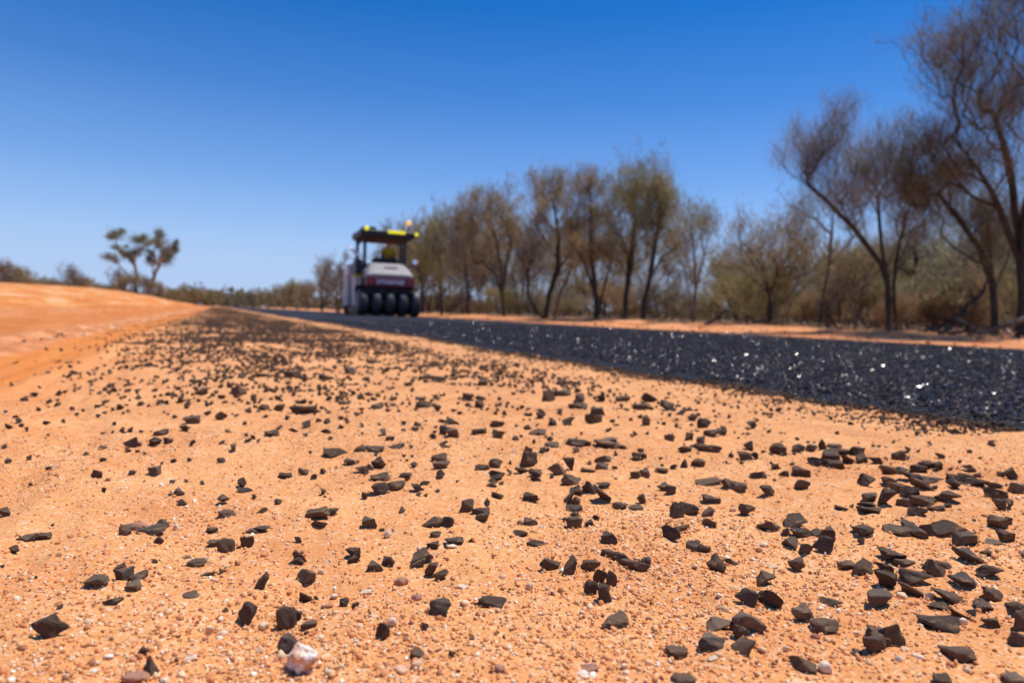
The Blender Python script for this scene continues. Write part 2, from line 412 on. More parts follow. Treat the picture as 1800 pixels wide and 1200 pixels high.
# ------------------------------------------------------------------ stone shapes
def rock(seed, n=13, flat=1.0, rounded=0.0, bev=.05, lump=1.0):
    rr = random.Random(seed); bm = bmesh.new()
    for k in range(n):
        v = Vector((rr.gauss(0, 1), rr.gauss(0, 1), rr.gauss(0, 1))).normalized()
        q = 1-rounded
        v = Vector([math.copysign(abs(c)**(1-.45*q), c) for c in v])*rr.uniform(.82-.1*q, 1.0)
        bm.verts.new((v.x, v.y, v.z*flat))
    res = bmesh.ops.convex_hull(bm, input=bm.verts[:])
    bmesh.ops.delete(bm, geom=[e for e in res['geom_unused'] if isinstance(e, bmesh.types.BMVert)], context='VERTS')
    bmesh.ops.dissolve_limit(bm, angle_limit=R(14), verts=bm.verts[:], edges=bm.edges[:])
    bmesh.ops.bevel(bm, geom=bm.edges[:], offset=bev, segments=2, affect='EDGES', clamp_overlap=True)
    bmesh.ops.triangulate(bm, faces=bm.faces[:])
    for _ in range(3):
        bmesh.ops.subdivide_edges(bm, edges=[e for e in bm.edges if e.calc_length() > .22], cuts=1, use_grid_fill=True)
        bmesh.ops.triangulate(bm, faces=[f for f in bm.faces if len(f.verts) > 3])
    bmesh.ops.smooth_vert(bm, verts=bm.verts[:], factor=.35, use_axis_x=True, use_axis_y=True, use_axis_z=True)
    o3 = Vector((seed*3.1, seed*1.7, seed*.9))
    for v in bm.verts:
        p = v.co.copy()
        d = .16*mnoise.noise(p*1.5+o3)+.075*mnoise.noise(p*4+o3)+.03*mnoise.noise(p*10+o3)
        v.co += p.normalized()*d*lump
    co_ = [v.co for v in bm.verts]
    for ax in range(3):
        lo = min(c[ax] for c in co_); hi = max(c[ax] for c in co_)
        for c in co_: c[ax] = (c[ax]-(lo+hi)/2)/(hi-lo)
    bmesh.ops.recalc_face_normals(bm, faces=bm.faces[:])
    me = bpy.data.meshes.new('stone'); bm.to_mesh(me); bm.free()
    for p in me.polygons: p.use_smooth = False
    try:
        me.polygons.foreach_set('use_smooth', [True]*len(me.polygons)); me.set_sharp_from_angle(angle=R(32))
    except Exception: pass
    return me
ROCKS = [rock(s, n=7+s % 6) for s in range(30)]
for me in ROCKS: me.materials.append(M_CHIP)
PEBS = [rock(100+s, n=26, rounded=1, bev=.12) for s in range(6)]
for me in PEBS: me.materials.append(M_PALE)

# stones measured on the photograph: (tile x, tile y, list of x, y, width, height [, tilt]) at four times the photo's pixels
T = {}
T[(0, 980)] = [(685,160,165,75,-12),(825,78,110,40,-25),(865,130,110,100),(970,140,110,80),(940,205,100,70),(797,303,110,35,-15),(1387,40,120,50,-8),(1470,115,90,45,-20),(1550,105,60,30),(1590,75,40,40),(1345,260,110,45,10),(420,347,45,25),(285,460,110,45,-18),(365,520,140,160,-35),(1725,420,140,150),(1583,372,45,25),(1260,553,40,30),(1000,662,90,35,-8),(1070,780,110,160,5),(255,140,40,18),(10,60,40,40)]
T[(450, 980)] = [(305,25,75,60),(683,10,90,35),(842,62,105,70,8),(930,35,80,70,-25),(1145,25,115,65,-10),(1228,100,75,120,10),(1295,120,70,130,40),(345,140,145,95,-8),(40,185,85,115),(340,300,90,30),(425,290,60,20),(622,322,65,65),(712,335,75,40),(800,398,50,28),(215,455,120,160),(297,430,50,80),(370,470,120,65,-8),(352,530,45,50),(222,620,140,120,10),(888,535,100,115),(1300,365,150,120,-10),(1355,305,60,15),(1645,320,190,75,5),(1188,482,60,45),(1515,560,70,40),(1160,680,140,80,15),(1785,215,35,40),(1370,685,60,35),(1425,795,45,30)]
T[(900, 980)] = [(270,55,140,80,15),(400,70,105,115),(545,55,130,90),(860,58,180,65,5),(942,30,80,60,-30),(615,140,90,100),(700,165,75,130,10),(555,215,95,90),(650,270,90,140,-5),(720,445,180,130,18),(1435,65,115,120,-25),(1535,25,110,50,8),(1790,160,130,95),(1645,290,125,115),(1820,300,150,130,15),(1460,480,200,105,-5),(1660,460,210,150,20),(1400,595,170,110,5),(1600,540,90,110),(1620,635,130,120),(1155,655,140,75,5),(1200,855,165,80),(280,240,35,45),(1740,640,30,30)]
T[(1350, 980)] = [(195,60,110,100),(550,50,150,55),(665,85,120,115,15),(800,70,150,90,25),(832,175,140,130),(1030,155,200,100,8),(1165,90,150,100,28),(1245,50,120,50,8),(955,40,130,45),(1370,155,160,85),(1540,110,160,95,8),(1010,245,190,70,22),(1255,280,200,80,20),(1210,340,150,50,18),(1340,400,120,60,10),(770,315,160,115),(425,315,140,65,-5),(245,405,145,115),(395,480,190,80,-8),(850,540,190,180),(810,580,250,50,18),(740,625,170,140,10),(1215,465,260,120,8),(1570,265,170,90,12),(1730,335,180,90,25),(1530,345,130,80,28),(1555,435,130,75,5),(1770,470,110,140),(1760,585,130,100,10),(1320,680,220,125,5),(245,745,160,130,-15),(1210,865,160,50),(1720,865,160,40),(1440,395,60,30),(625,670,80,50)]
T[(0, 780)] = [(45,480,95,50,8),(190,663,110,40,-8),(310,650,110,40,-5),(890,610,90,70),(1090,610,170,50,-12),(1135,565,110,60),(1115,682,80,30),(925,212,60,28,-12),(1085,200,80,60),(1210,272,50,25),(1310,262,45,20),(1425,275,50,40),(1262,342,95,55,-15),(1700,285,75,45,-12),(1715,328,95,38),(1570,405,120,28,-6),(1595,478,105,60),(1482,612,80,50),(1520,700,110,50,8),(1590,735,100,100),(1740,700,100,90,-20),(1775,612,90,40,-15),(1640,33,60,38),(1555,128,60,25,-18),(1330,115,45,25),(603,72,45,32),(970,45,55,25,-8),(930,5,110,25),(1090,12,80,35),(205,105,50,22),(690,215,80,18),(215,290,40,22),(1350,12,60,14),(1140,135,30,22),(1320,795,50,30),(1090,820,50,35),(370,580,30,22),(100,760,70,18)]
T[(450, 780)] = [(40,473,75,38),(40,600,100,45),(205,228,105,42),(335,205,65,55),(403,238,85,38),(472,208,50,22),(463,348,60,50,-25),(550,78,150,55,5),(660,135,90,50),(715,125,50,30),(740,190,90,55,-12),(860,150,90,75,-12),(800,170,60,30),(740,38,100,50),(840,40,110,45),(850,75,60,28),(985,12,100,40,-10),(1090,20,45,35),(1040,82,45,45),(870,243,145,50,-5),(1050,222,95,38,-5),(1108,152,50,35),(1280,110,120,60,-8),(1300,155,110,65),(1295,225,75,35),(875,330,110,85,-10),(980,298,110,75,10),(770,372,70,38),(1122,305,75,65),(1190,278,70,35),(1193,360,40,30),(1023,473,65,35),(430,500,190,60,-14),(530,495,90,45,-10),(443,582,105,55),(290,680,80,42),(305,810,85,100),(795,563,95,80,-12),(885,598,55,60),(690,785,90,90,-15),(1480,455,90,90),(1575,475,125,50),(1585,525,110,60,-15),(1625,418,65,38),(1240,560,130,80,8),(1345,560,90,75),(1260,640,70,50),(1245,715,90,50),(1390,685,130,45,-6),(1510,685,45,22),(1165,795,140,90,-12),(1590,175,100,35),(1685,145,90,65),(1690,205,110,45),(1680,245,110,40,-8),(1655,290,100,45,-12),(1720,275,50,45),(1775,205,65,40),(1693,365,85,55),(1790,145,40,30),(1790,645,30,50),(1320,8,60,28),(1415,265,22,20),(1540,72,25,12)]
T[(900, 780)] = [(112,50,60,60),(120,120,110,100),(75,195,110,50),(165,205,90,60),(170,245,75,50,12),(215,42,60,40),(270,15,120,45),(310,190,110,90,-12),(395,160,75,90),(410,262,120,70,15),(450,340,95,70,-10),(548,315,110,95),(640,290,90,40),(635,370,120,110),(395,410,90,90,-12),(450,410,80,40),(440,455,120,45),(440,500,80,30),(440,565,110,95,-8),(375,540,55,30),(550,558,80,42),(588,518,70,45),(130,375,105,58,-5),(127,550,95,60,5),(50,635,115,55,-5),(160,702,110,52,-3),(685,668,110,85),(720,800,165,90,8),(755,432,110,48,8),(865,445,110,45,15),(908,402,55,85,-12),(545,135,55,35),(640,110,115,55,-8),(630,160,90,50),(540,192,110,35),(723,168,50,30),(885,105,80,50),(905,52,60,30),(730,72,40,18),(870,228,75,50),(935,215,70,65),(1055,195,95,45),(1135,165,75,35),(1215,155,80,35),(1305,137,95,50),(1215,43,95,45,8),(1310,20,100,40),(1380,60,150,55),(1070,305,85,50,-10),(1115,342,80,65),(1385,272,170,65,3),(1590,280,110,70,8),(1510,290,80,40),(1395,388,120,50,3),(1545,82,60,28),(1640,95,110,60),(1710,92,60,45),(1670,35,95,25,8),(1770,52,50,50),(1735,215,110,55),(1160,490,95,110),(1240,470,140,90,15),(1370,487,95,65),(1390,560,95,70),(1650,480,100,85),(1115,645,105,100),(1195,600,100,50,-12),(1270,735,110,90,-15),(1350,745,90,55,20),(1800,345,110,75),(1810,580,150,85),(450,5,150,25),(670,8,180,28),(780,30,60,22),(445,45,50,28)]
T[(1350, 780)] = [(65,50,110,80),(215,48,110,30),(300,40,80,55),(380,20,60,70,20),(465,15,90,40),(530,60,110,45),(620,60,110,70),(350,140,115,65),(440,110,110,110,20),(470,150,120,70),(560,125,90,60,15),(655,115,70,75),(745,125,110,50,12),(830,105,40,35),(915,95,90,70,-15),(985,103,40,18),(975,45,50,20),(1055,70,35,28),(1210,90,60,40,12),(1345,122,40,35),(740,15,30,18),(780,18,30,15),(825,15,30,15),(880,5,25,12),(1415,58,40,20),(1490,85,40,18),(1135,5,50,15),(1570,8,60,18),(50,168,75,45),(115,222,75,40),(48,250,30,30),(228,210,120,75),(238,280,95,75),(700,280,120,100),(845,200,110,80),(945,195,90,50),(1055,180,120,60),(1120,145,150,50),(1195,165,65,55),(1278,182,50,28),(870,270,120,70),(990,240,130,60,10),(1080,300,150,60,20),(940,320,170,80,8),(1000,360,120,80),(715,380,110,65),(820,390,120,110),(700,440,150,50,12),(720,475,140,45),(950,420,90,60),(1085,415,150,80,5),(1050,480,120,60),(1180,440,120,50),(1210,465,70,50),(1120,380,120,50),(1245,390,180,50,6),(1175,310,50,35),(1150,252,130,35),(1270,440,60,20),(1430,180,100,55),(1480,235,65,35),(1300,245,110,50,12),(1400,250,120,60),(1440,285,180,45,6),(1305,298,90,35),(1635,218,60,25),(1705,235,110,30,5),(1600,295,130,50,12),(1595,360,115,75),(1755,320,110,85),(1620,445,85,90),(1690,430,80,40),(1615,555,125,95),(1685,540,60,60),(1665,665,110,90),(1565,690,110,50,5),(1535,765,95,45,5),(1790,790,50,40),(525,455,105,48,3),(590,438,35,18),(665,600,145,70),(905,612,160,55,3),(1030,570,190,80,30),(1120,610,120,80),(1250,600,210,85,-8),(1380,680,160,100),(1410,795,210,80,20),(865,755,150,85,5),(645,695,70,25),(180,550,160,90,-12),(240,635,160,65),(175,695,130,75),(262,745,85,85),(345,635,75,60),(415,650,100,100),(385,735,110,120),(120,630,80,40),(1450,525,30,20)]
T[(900, 620)] = [(1410,575,110,60,-12),(1350,510,90,70),(1245,600,85,40,-8),(1105,605,70,55),(1325,625,60,60),(860,570,60,38),(940,490,55,75),(905,440,35,40),(690,530,30,50),(545,480,60,70),(610,480,70,60),(395,490,80,50),(285,500,70,35),(105,525,70,45),(180,560,110,45),(235,585,45,40),(25,600,55,45),(515,635,85,45),(440,640,60,28),(625,640,100,22),(710,645,80,35),(1680,520,80,40),(1190,430,85,28),(1265,465,75,25),(335,405,50,45),(465,380,130,40),(260,310,90,80),(95,430,40,40),(205,440,80,40),(600,425,100,60),(345,290,130,50),(450,265,50,50),(350,215,80,45),(470,330,80,60),(630,320,90,30),(780,330,110,35),(770,380,45,35),(905,385,130,35),(960,335,110,28),(1090,398,90,20),(835,475,30,30),(1025,490,25,20),(1485,555,80,20)]
T[(450, 620)] = [(1570,560,100,45),(1705,575,80,35),(1695,495,100,50),(1380,570,90,70),(1320,560,60,70),(1250,590,70,35),(1320,640,60,35),(950,605,70,30),(865,500,35,40),(890,550,80,30),(1125,505,75,35),(1115,543,60,28),(740,505,50,35),(355,515,95,35),(110,570,110,38),(260,550,65,38),(495,555,80,38),(522,600,50,40),(345,410,170,40),(290,430,40,30),(850,380,80,50),(165,395,70,50),(60,392,100,25),(320,350,65,35),(510,335,60,35),(605,350,50,40),(725,315,55,25),(435,470,70,30),(495,490,60,35),(700,435,60,30),(1310,450,60,35),(1385,490,120,40),(1270,400,90,30),(1175,370,110,50),(1490,320,80,60),(1575,330,90,35),(1570,375,80,35),(1595,220,80,50),(1300,200,110,50),(1200,185,70,25),(1745,420,50,60),(1680,425,45,35),(660,130,80,50),(480,175,110,50),(250,160,110,50)]
T[(0, 620)] = [(245,300,65,35),(180,330,60,25),(405,370,55,25),(270,402,45,20),(80,220,60,45),(35,418,35,28),(55,530,60,25),(155,515,45,22),(920,547,55,38),(1130,555,90,50),(1350,482,105,55),(1550,460,75,42),(1300,545,80,22),(905,635,60,50),(965,648,60,20),(1080,650,70,30),(1185,620,70,28),(1600,538,40,32),(1560,630,48,35),(1735,567,45,32),(1740,615,60,40),(1780,592,45,30),(1420,275,80,45),(1680,280,80,60),(1148,215,45,42),(1237,302,40,25),(1315,382,60,25),(1580,350,40,45),(1715,500,45,20)]
stones = []
for (tx, ty), lst in T.items():
    for s in lst:
        stones.append((tx+s[0]/4, ty+s[1]/4, s[2]/4, s[3]/4, s[4] if len(s) > 4 else 0))
stones.sort(key=lambda s: -s[2]*s[3])
PALE = [(450,980,180,700,60,60),(450,980,960,450,70,60),(450,980,775,238,80,40),(450,980,1135,750,80,70),(450,980,1020,790,90,60),(450,980,550,270,45,40),(450,980,50,480,70,60),(450,980,460,105,45,45),(450,980,25,655,50,45),(450,980,515,805,60,45),(450,980,1450,205,80,35),
 (900,980,1490,365,60,50),(900,980,120,210,50,60),(900,980,500,810,90,50),(900,980,1415,705,70,40),(900,980,790,755,50,35),
 (1350,980,945,270,70,50),(1350,980,1135,280,50,60),(1350,980,965,640,70,40),(1350,980,400,770,90,80),(1350,980,35,60,60,40),(1350,980,1370,450,60,50),(1350,980,125,640,45,40),(1350,980,920,715,50,50),
 (0,780,1440,800,55,28),(0,780,1240,575,40,40),(0,780,485,785,50,35),(450,780,925,648,55,55),(450,780,1150,738,40,35),(450,780,1380,715,75,40),(450,780,1225,805,50,35),(900,780,1550,462,45,35),(900,780,235,698,40,35),(900,780,1770,710,50,35),
 (0,980,770,688,70,35),(0,980,670,740,60,45),(0,980,660,797,70,40),(0,980,1160,860,60,45),(0,980,1345,700,80,45),(0,980,1570,530,60,45),(0,980,1475,515,50,60),(0,980,620,450,70,40)]
PINK = [(450,980,1020,175,90,70),(450,980,1710,780,80,60),(900,980,550,770,120,60),(0,980,960,835,170,60),(450,980,500,340,80,40),(450,980,1130,280,70,50),(0,780,975,580,130,60),(900,780,60,555,50,40)]

def place_stone(name, meshes, k, cx, cy, w, h, tilt, sink=.16):
    p, t = ground_pt(cx, cy+h*.22)
    W = w*t/F
    phi = math.atan2(CP.z, math.hypot(p.x, p.y))
    D = W*random.uniform(.6, .95)
    Ht = (h*t/F-D*math.sin(phi)*.75)/math.cos(phi)
    Ht = min(max(Ht*1.15, .34*W), 1.4*W); 
    if Ht < .35*W: D = min(D, .8*W)
    if Ht > W: D = W*.7
    W *= 1.10; D *= 1.08; Ht *= 1.12
    o = bpy.data.objects.new(name, meshes[k % len(meshes)]); COL.objects.link(o)
    a = math.atan2(CR.y, CR.x)
    flip = random.choice((0, math.pi))
    # basis: local x along the image's horizontal, tilted about the line of sight
    o.scale = (W, D, Ht)
    o.rotation_mode = 'XYZ'
    rot = Matrix.Rotation(a, 4, 'Z') @ Matrix.Rotation(-R(tilt)*-1*-1, 4, 'Y').inverted() if False else Matrix.Rotation(a, 4, 'Z') @ Matrix.Rotation(R(tilt), 4, 'Y') @ Matrix.Rotation(flip+random.uniform(-.25, .25), 4, 'Z')
    o.rotation_euler = rot.to_euler('XYZ')
    gz = Hs(p.x, p.y)
    o.location = (p.x, p.y, gz+Ht*(.5-sink))
    return o
def shape_word(w, h):
    q = w/h
    return 'thin flat' if q > 2.6 else 'low flat' if q > 1.9 else 'broad' if q > 1.4 else 'chunky' if q > .95 else 'upright'
def pct(cx, cy): return '%d%% across and %d%% up the photo' % (round(cx/18), round((1200-cy)/12))
def neighbours(i, L):
    cx, cy, w, h = L[i][:4]
    return sum(1 for j, s in enumerate(L) if j != i and abs(s[0]-cx) < (s[2]+w)*.55 and abs(s[1]-cy) < (s[3]+h)*.6)
SPECIAL = {(505,1135): 'dark chip with flat top lying against the large white quartz pebble',
 (267,1175): 'upright dark chip speckled with orange sand, beside a flat reddish stone',
 (91,1110): 'large leaning dark wedge chip by itself near the bottom left corner',
 (431,1085): 'pointed dark grey chip standing left of the tall rounded pair by the quartz',
 (672,1113): 'small rounded chip like a cube, alone between the quartz and a slanted chip',
 (504,1094): 'tall rounded dark chip, biggest of the cluster above the white quartz pebble',
 (774,1071): 'rounded dark chip with a sand-filled hollow in its face',
 (739,1150): 'slanted slab chip with a cream pebble against its lower edge',
 (1653,1096): 'wide triangular dark slab, the largest chip near the bottom right corner',
 (1562,1115): 'tall peaked chip at the back of a stack of three near the bottom right',
 (1315,1095): 'largest grey slab of the five chips piled together along the bottom edge',
 (1250,1128): 'oval chip with a glinting spot, lowest left in the pile of five',
 (1080,1091): 'lone dark slab with pointed upper left tip below the knot of four chips'}
used = set(); n_ind = 0; rest = []
GRP = 'loose dark stone chips on the sandy shoulder'
top = stones[:300]
for i, s in enumerate(stones):
    cx, cy, w, h, tl = s
    if i >= 300: rest.append(s); continue
    o = place_stone('stone_chip', ROCKS, random.randrange(len(ROCKS)), cx, cy, w, h, tl)
    lab = None
    for (ax, ay), tx in SPECIAL.items():
        if abs(ax-cx) < 9 and abs(ay-cy) < 9 and tx not in used: lab = tx; break
    if lab is None:
        nb = neighbours(i, stones)
        rel = 'lying alone' if nb == 0 else 'touching one other' if nb == 1 else 'in a pile'
        lab = '%s dark chip %s, %s' % (shape_word(w, h), rel, pct(cx, cy))
        if lab in used: lab = lab.replace('% across', '.5% across')
        while lab in used: lab = lab.replace('% up the photo', '.5% up the photo')
    used.add(lab)
    tag(o, lab, 'stone', GRP)
for k, (tx, ty, x, y, w_, h_) in enumerate(PALE):
    cx, cy = tx+x/4, ty+y/4
    o = place_stone('pebble', PEBS, k, cx, cy, w_/4, h_/4, 0, .25)
    tag(o, '%s cream pebble in the orange sand, %s' % (shape_word(w_, h_), pct(cx, cy)), 'pebble', 'pale pebbles in the sand')
PEBR = [me.copy() for me in PEBS]
for me in PEBR: me.materials.clear(); me.materials.append(M_PINK)
for k, (tx, ty, x, y, w_, h_) in enumerate(PINK):
    cx, cy = tx+x/4, ty+y/4
    o = place_stone('pebble', PEBR, k, cx, cy, w_/4, h_/4, 0, .25)
    tag(o, '%s reddish brown stone in the sand, %s' % (shape_word(w_, h_), pct(cx, cy)), 'pebble', 'reddish stones in the sand')
qm = rock(200, n=60, rounded=1, bev=.05, lump=2.0); qm.materials.append(M_QUARTZ)
o = place_stone('quartz_pebble', [qm], 0, 531, 1164, 51, 54, 0, .18)
tag(o, 'large knobbly white quartz pebble with orange stains at the bottom edge', 'pebble')

# ------------------------------------------------------------------ scattered stuff
def rand_rot(n, tilt=1.0):
    q = rng.normal(size=(n, 4)); q /= np.linalg.norm(q, axis=1)[:, None]
    a, b, c, d = q.T
    return np.stack([np.stack([1-2*(c*c+d*d), 2*(b*c-a*d), 2*(b*d+a*c)], -1), np.stack([2*(b*c+a*d), 1-2*(b*b+d*d), 2*(c*d-a*b)], -1), np.stack([2*(b*d-a*c), 2*(c*d+a*b), 1-2*(b*b+c*c)], -1)], 1)
def bank_of(bases, P, Sc, z_off=.3, flatten=None):
    """copies of small base shapes (verts, faces) at P with size Sc, as arrays"""
    Vs, Fs, off = [], [], 0
    which = rng.integers(0, len(bases), len(P))
    for k, (bv, bf) in enumerate(bases):
        idx = np.where(which == k)[0]
        if not len(idx): continue
        Rm = rand_rot(len(idx)); sc = rng.uniform(.65, 1.25, (len(idx), 1, 3))
        v = (bv[None]*sc) @ Rm.transpose(0, 2, 1)
        if flatten: v[:, :, 2] *= flatten
        v = v*Sc[idx][:, None, None]
        zmin = v[:, :, 2].min(1); hgt = v[:, :, 2].max(1)-zmin
        v = v+P[idx][:, None, :]; v[:, :, 2] -= (zmin+hgt*z_off)[:, None]
        f = (bf[None]+(np.arange(len(idx))*len(bv))[:, None, None]+off)
        Vs.append(v.reshape(-1, 3)); Fs.append(f.reshape(-1, bf.shape[1])); off += len(idx)*len(bv)
    return np.concatenate(Vs), Fs
def small_rock(seed, n):
    rr = random.Random(seed); bm = bmesh.new()
    for k in range(n):
        v = Vector((rr.gauss(0, 1), rr.gauss(0, 1), rr.gauss(0, 1))).normalized(); v = Vector([math.copysign(abs(c)**.7, c) for c in v])*rr.uniform(.7, 1)*.5
        bm.verts.new(v)
    res = bmesh.ops.convex_hull(bm, input=bm.verts[:])
    bmesh.ops.delete(bm, geom=[e for e in res['geom_unused'] if isinstance(e, bmesh.types.BMVert)], context='VERTS')
    bmesh.ops.triangulate(bm, faces=bm.faces[:]); bm.verts.index_update()
    a = np.array([v.co[:] for v in bm.verts]); f = np.array([[v.index for v in q.verts] for q in bm.faces]); bm.free()
    return a, f
B10 = [small_rock(s+80, 14) for s in range(8)]; B8 = [small_rock(s, 9) for s in range(8)]; B6 = [small_rock(50+s, 6) for s in range(6)]
def in_view(P, margin=.12):
    d = P-np.array(CP); z = d@np.array(CF); x = d@np.array(CR)/np.maximum(z, .01); y = d@np.array(CU)/np.maximum(z, .01)
    return (z > .1) & (abs(x) < .75+margin) & (abs(y) < .5+margin)
# grains of sand and fine gravel
def scatter_polar(n, r0_, r1_, power=1.0, a0=-20, a1=68):
    r = r0_*(r1_/r0_)**rng.random(n); a = np.radians(rng.uniform(a0, a1, n))
    return r*np.sin(a), r*np.cos(a)
gx, gy = scatter_polar(105000, .30, 2.6)
keep = (gx < edge_x(gy)+.02) & (rng.random(len(gx)) < np.clip(.62+1.5*vnoise(gx*5, gy*5, 61)-.35*sstep(.6, 1.3, gx), .06, 1))
gx, gy = gx[keep], gy[keep]
gz = H(gx, gy); sz = .0012+.0018*rng.random(len(gx))**1.8+.0034*rng.random(len(gx))**12
Pn = np.stack([gx, gy, gz], 1); ok = in_view(Pn); Pn, sz = Pn[ok], sz[ok]
V1, F1 = bank_of(B10, Pn, sz*1.2, .42)
tag(link('gravel', np_mesh('gravel', V1, F1, True), M_GRAVEL), 'coarse orange and cream grains strewn over the sandy shoulder', 'gravel', kind='stuff')
# far stone chips: the measured rest plus a band that runs on down the shoulder
px_, sz_ = [], []
for cx, cy, w_, h_, tl in rest:
    p, t = ground_pt(cx, cy+h_*.25); px_.append((p.x, p.y)); sz_.append(w_*t/F*.95)
n = 270000; fy = .75*(110/.75)**rng.random(n); fx = rng.uniform(-.85, 1.75, n)
dens = (sstep(-.60, .10, fx)*(1-sstep(.98, 1.28, fx))+.04)
dens = dens*np.clip(.62+1.0*vnoise(fx*5, fy*2.5, 71)+1.0*vnoise(fx*16, fy*9, 72), .0, 1.4)*np.clip(.13*fy, 0, 1.0)
pd = ground_depth = fx*math.sin(YAW)+fy*math.cos(YAW)
pyy = 600+F*((CP.z/np.maximum(pd, .1)))-47
dens = dens*np.interp(pyy, [560, 600, 640, 680, 720, 780, 900], [1.0, .95, .74, .48, .27, .13, .06])
keep = (rng.random(n) < dens) & (fx < edge_x(fy)-.03)
fx, fy = fx[keep], fy[keep]; fs = rng.uniform(.008, .018, len(fx)); fs = fs*np.interp(fy, [.8, 1.3, 2.2], [.5, .75, 1.0])
qx = np.concatenate([[p[0] for p in px_], fx]); qy = np.concatenate([[p[1] for p in px_], fy]); qs = np.concatenate([sz_, fs])
# crumbs beside the seal
n = 36000; cy_ = .9*(40/.9)**rng.random(n); off_ = rng.exponential(.055, n)+.0
off_[::9] = rng.uniform(0, .42, len(off_[::9]))
cx_ = edge_x(cy_)-off_; cs = np.where(rng.random(n) < .16, rng.uniform(.008, .014, n), rng.uniform(.003, .0075, n))
k2 = rng.random(n) < np.clip(.6+1.3*vnoise(cx_*8, cy_*3, 77), .1, 1)
qx = np.concatenate([qx, cx_[k2]]); qy = np.concatenate([qy, cy_[k2]]); qs = np.concatenate([qs, cs[k2]])
Pn = np.stack([qx, qy, H(qx, qy)], 1)
V1, F1 = bank_of(B8, Pn, qs*1.15, .12, flatten=.8)
tag(link('stone_chips', np_mesh('stone_chips', V1, F1), M_FARCHIP), 'band of loose dark chips running down the shoulder beside the road', 'stone chips', kind='stuff')
# aggregate bedded in the seal
n = 230000; r = 1.75*(14/1.75)**(rng.random(n)**1.0); a = np.radians(rng.uniform(7, 66, n)); rx, ry = r*np.sin(a), r*np.cos(a)
ok = (rx > edge_x(ry)-.01) & (rx < FAR-.02); rx, ry = rx[ok], ry[ok]
Pn = np.stack([rx, ry, road_z(rx, ry)+.001], 1); ss = rng.uniform(.009, .015, len(rx))*(1+.02*np.hypot(rx, ry))
V1, F1 = bank_of(B6, Pn, ss, .42, flatten=.7)
tag(link('sealed_aggregate', np_mesh('sealed_aggregate', V1, F1), M_TARCHIP), 'glossy bitumen coated chips covering the black road surface', 'road stones', kind='stuff')

# ------------------------------------------------------------------ trees
def slivers(P, D, Ln, Wd):
    n = len(P); D = D/np.linalg.norm(D, axis=1)[:, None]
    a = np.cross(D, rng.normal(size=(n, 3))); a /= np.linalg.norm(a, axis=1)[:, None]
    L = Ln[:, None]; W = Wd[:, None]
    V = np.stack([P, P+D*L*.45+a*W/2, P+D*L, P+D*L*.45-a*W/2], 1).reshape(-1, 3)
    i = np.arange(n)*4
    return V, np.stack([i, i+1, i+2, i+3], 1)
class Tree:
    def __init__(s, base): s.nodes = [np.array(base, float)]; s.par = [-1]; s.tw = [0.0]
    def path(s, i, pts):
        for p in pts:
            s.nodes.append(np.array(p, float)); s.par.append(i); i = len(s.nodes)-1
        return i
    def grow(s, A, step, up=.35, wob=.05):
        """reach every attraction point from the nearest suitable node"""
        A = sorted(A, key=lambda p: min(np.linalg.norm(p-q) for q in s.nodes))
        tips = []
        for p in A:
            Q = np.array(s.nodes); d = np.linalg.norm(Q-p, axis=1)
            hd = np.linalg.norm((Q-p)[:, :2], axis=1); cost = d+2.2*np.clip(Q[:, 2]-p[2]+.75*hd, 0, None); cost[:s.minnode] += 100
            i = int(np.argmin(cost)); q = Q[i]; L = d[i]
            if L < 1e-3: continue
            k = max(1, int(L/step)); pts = []
            for j in range(1, k+1):
                t = j/k; b = q+(p-q)*t; b = b-np.array([0, 0, up*L*.12*math.sin(math.pi*t)])+rng.normal(size=3)*wob*L*.18*(1 if j < k else 0)
                pts.append(b)
            tips.append(s.path(i, pts))
        return tips
    def build(s, r_tip, r_base, sides=5):
        n = len(s.nodes); cnt = np.zeros(n); ch = [[] for _ in range(n)]
        for i in range(1, n): ch[s.par[i]].append(i)
        for i in range(n-1, 0, -1):
            if not ch[i]: cnt[i] = 1
            cnt[s.par[i]] += cnt[i]
        tot = max(cnt[0], 2); e = math.log(r_base/r_tip)/math.log(tot)
        rad = r_tip*np.maximum(cnt, 1)**e
        V, Fc = [], []
        P = np.array(s.nodes); done = [False]*n
        starts = [(0, None)]
        off = 0
        ang = np.arange(sides)*2*math.pi/sides
        stack = [(0, -1)]
        while stack:
            i, frm = stack.pop()
            chain = ([frm] if frm >= 0 else [])+[i]
            rr_ = ([min(rad[frm], rad[i]*1.15)] if frm >= 0 else [])+[rad[i]]
            j = i
            while ch[j]:
                c = max(ch[j], key=lambda q: cnt[q])
                for q in ch[j]:
                    if q != c: stack.append((q, j))
                chain.append(c); rr_.append(rad[c]); j = c
            if len(chain) < 2: continue
            pts = P[chain]; rr_ = np.array(rr_)
            T_ = np.gradient(pts, axis=0); T_ /= np.linalg.norm(T_, axis=1)[:, None]+1e-9
            ref = np.array([1., .3, 0]); a = np.cross(T_, ref); a /= np.linalg.norm(a, axis=1)[:, None]+1e-9; b = np.cross(T_, a)
            ring = pts[:, None, :]+(a[:, None, :]*np.cos(ang)[None, :, None]+b[:, None, :]*np.sin(ang)[None, :, None])*rr_[:, None, None]
            m_ = len(chain); V.append(ring.reshape(-1, 3))
            ii = (np.arange(m_-1)[:, None]*sides+np.arange(sides)[None, :]); jj = (np.arange(m_-1)[:, None]*sides+(np.arange(sides)[None, :]+1) % sides)
            Fc.append((np.stack([ii, jj, jj+sides, ii+sides], -1).reshape(-1, 4))+off); off += m_*sides
        return np.concatenate(V), [np.concatenate(Fc)]
def ell_pts(n, c, r):
    v = rng.normal(size=(n, 3)); v /= np.linalg.norm(v, axis=1)[:, None]; v *= rng.random((n, 1))**.5*1.18
    return np.array(c)+v*np.array(r)
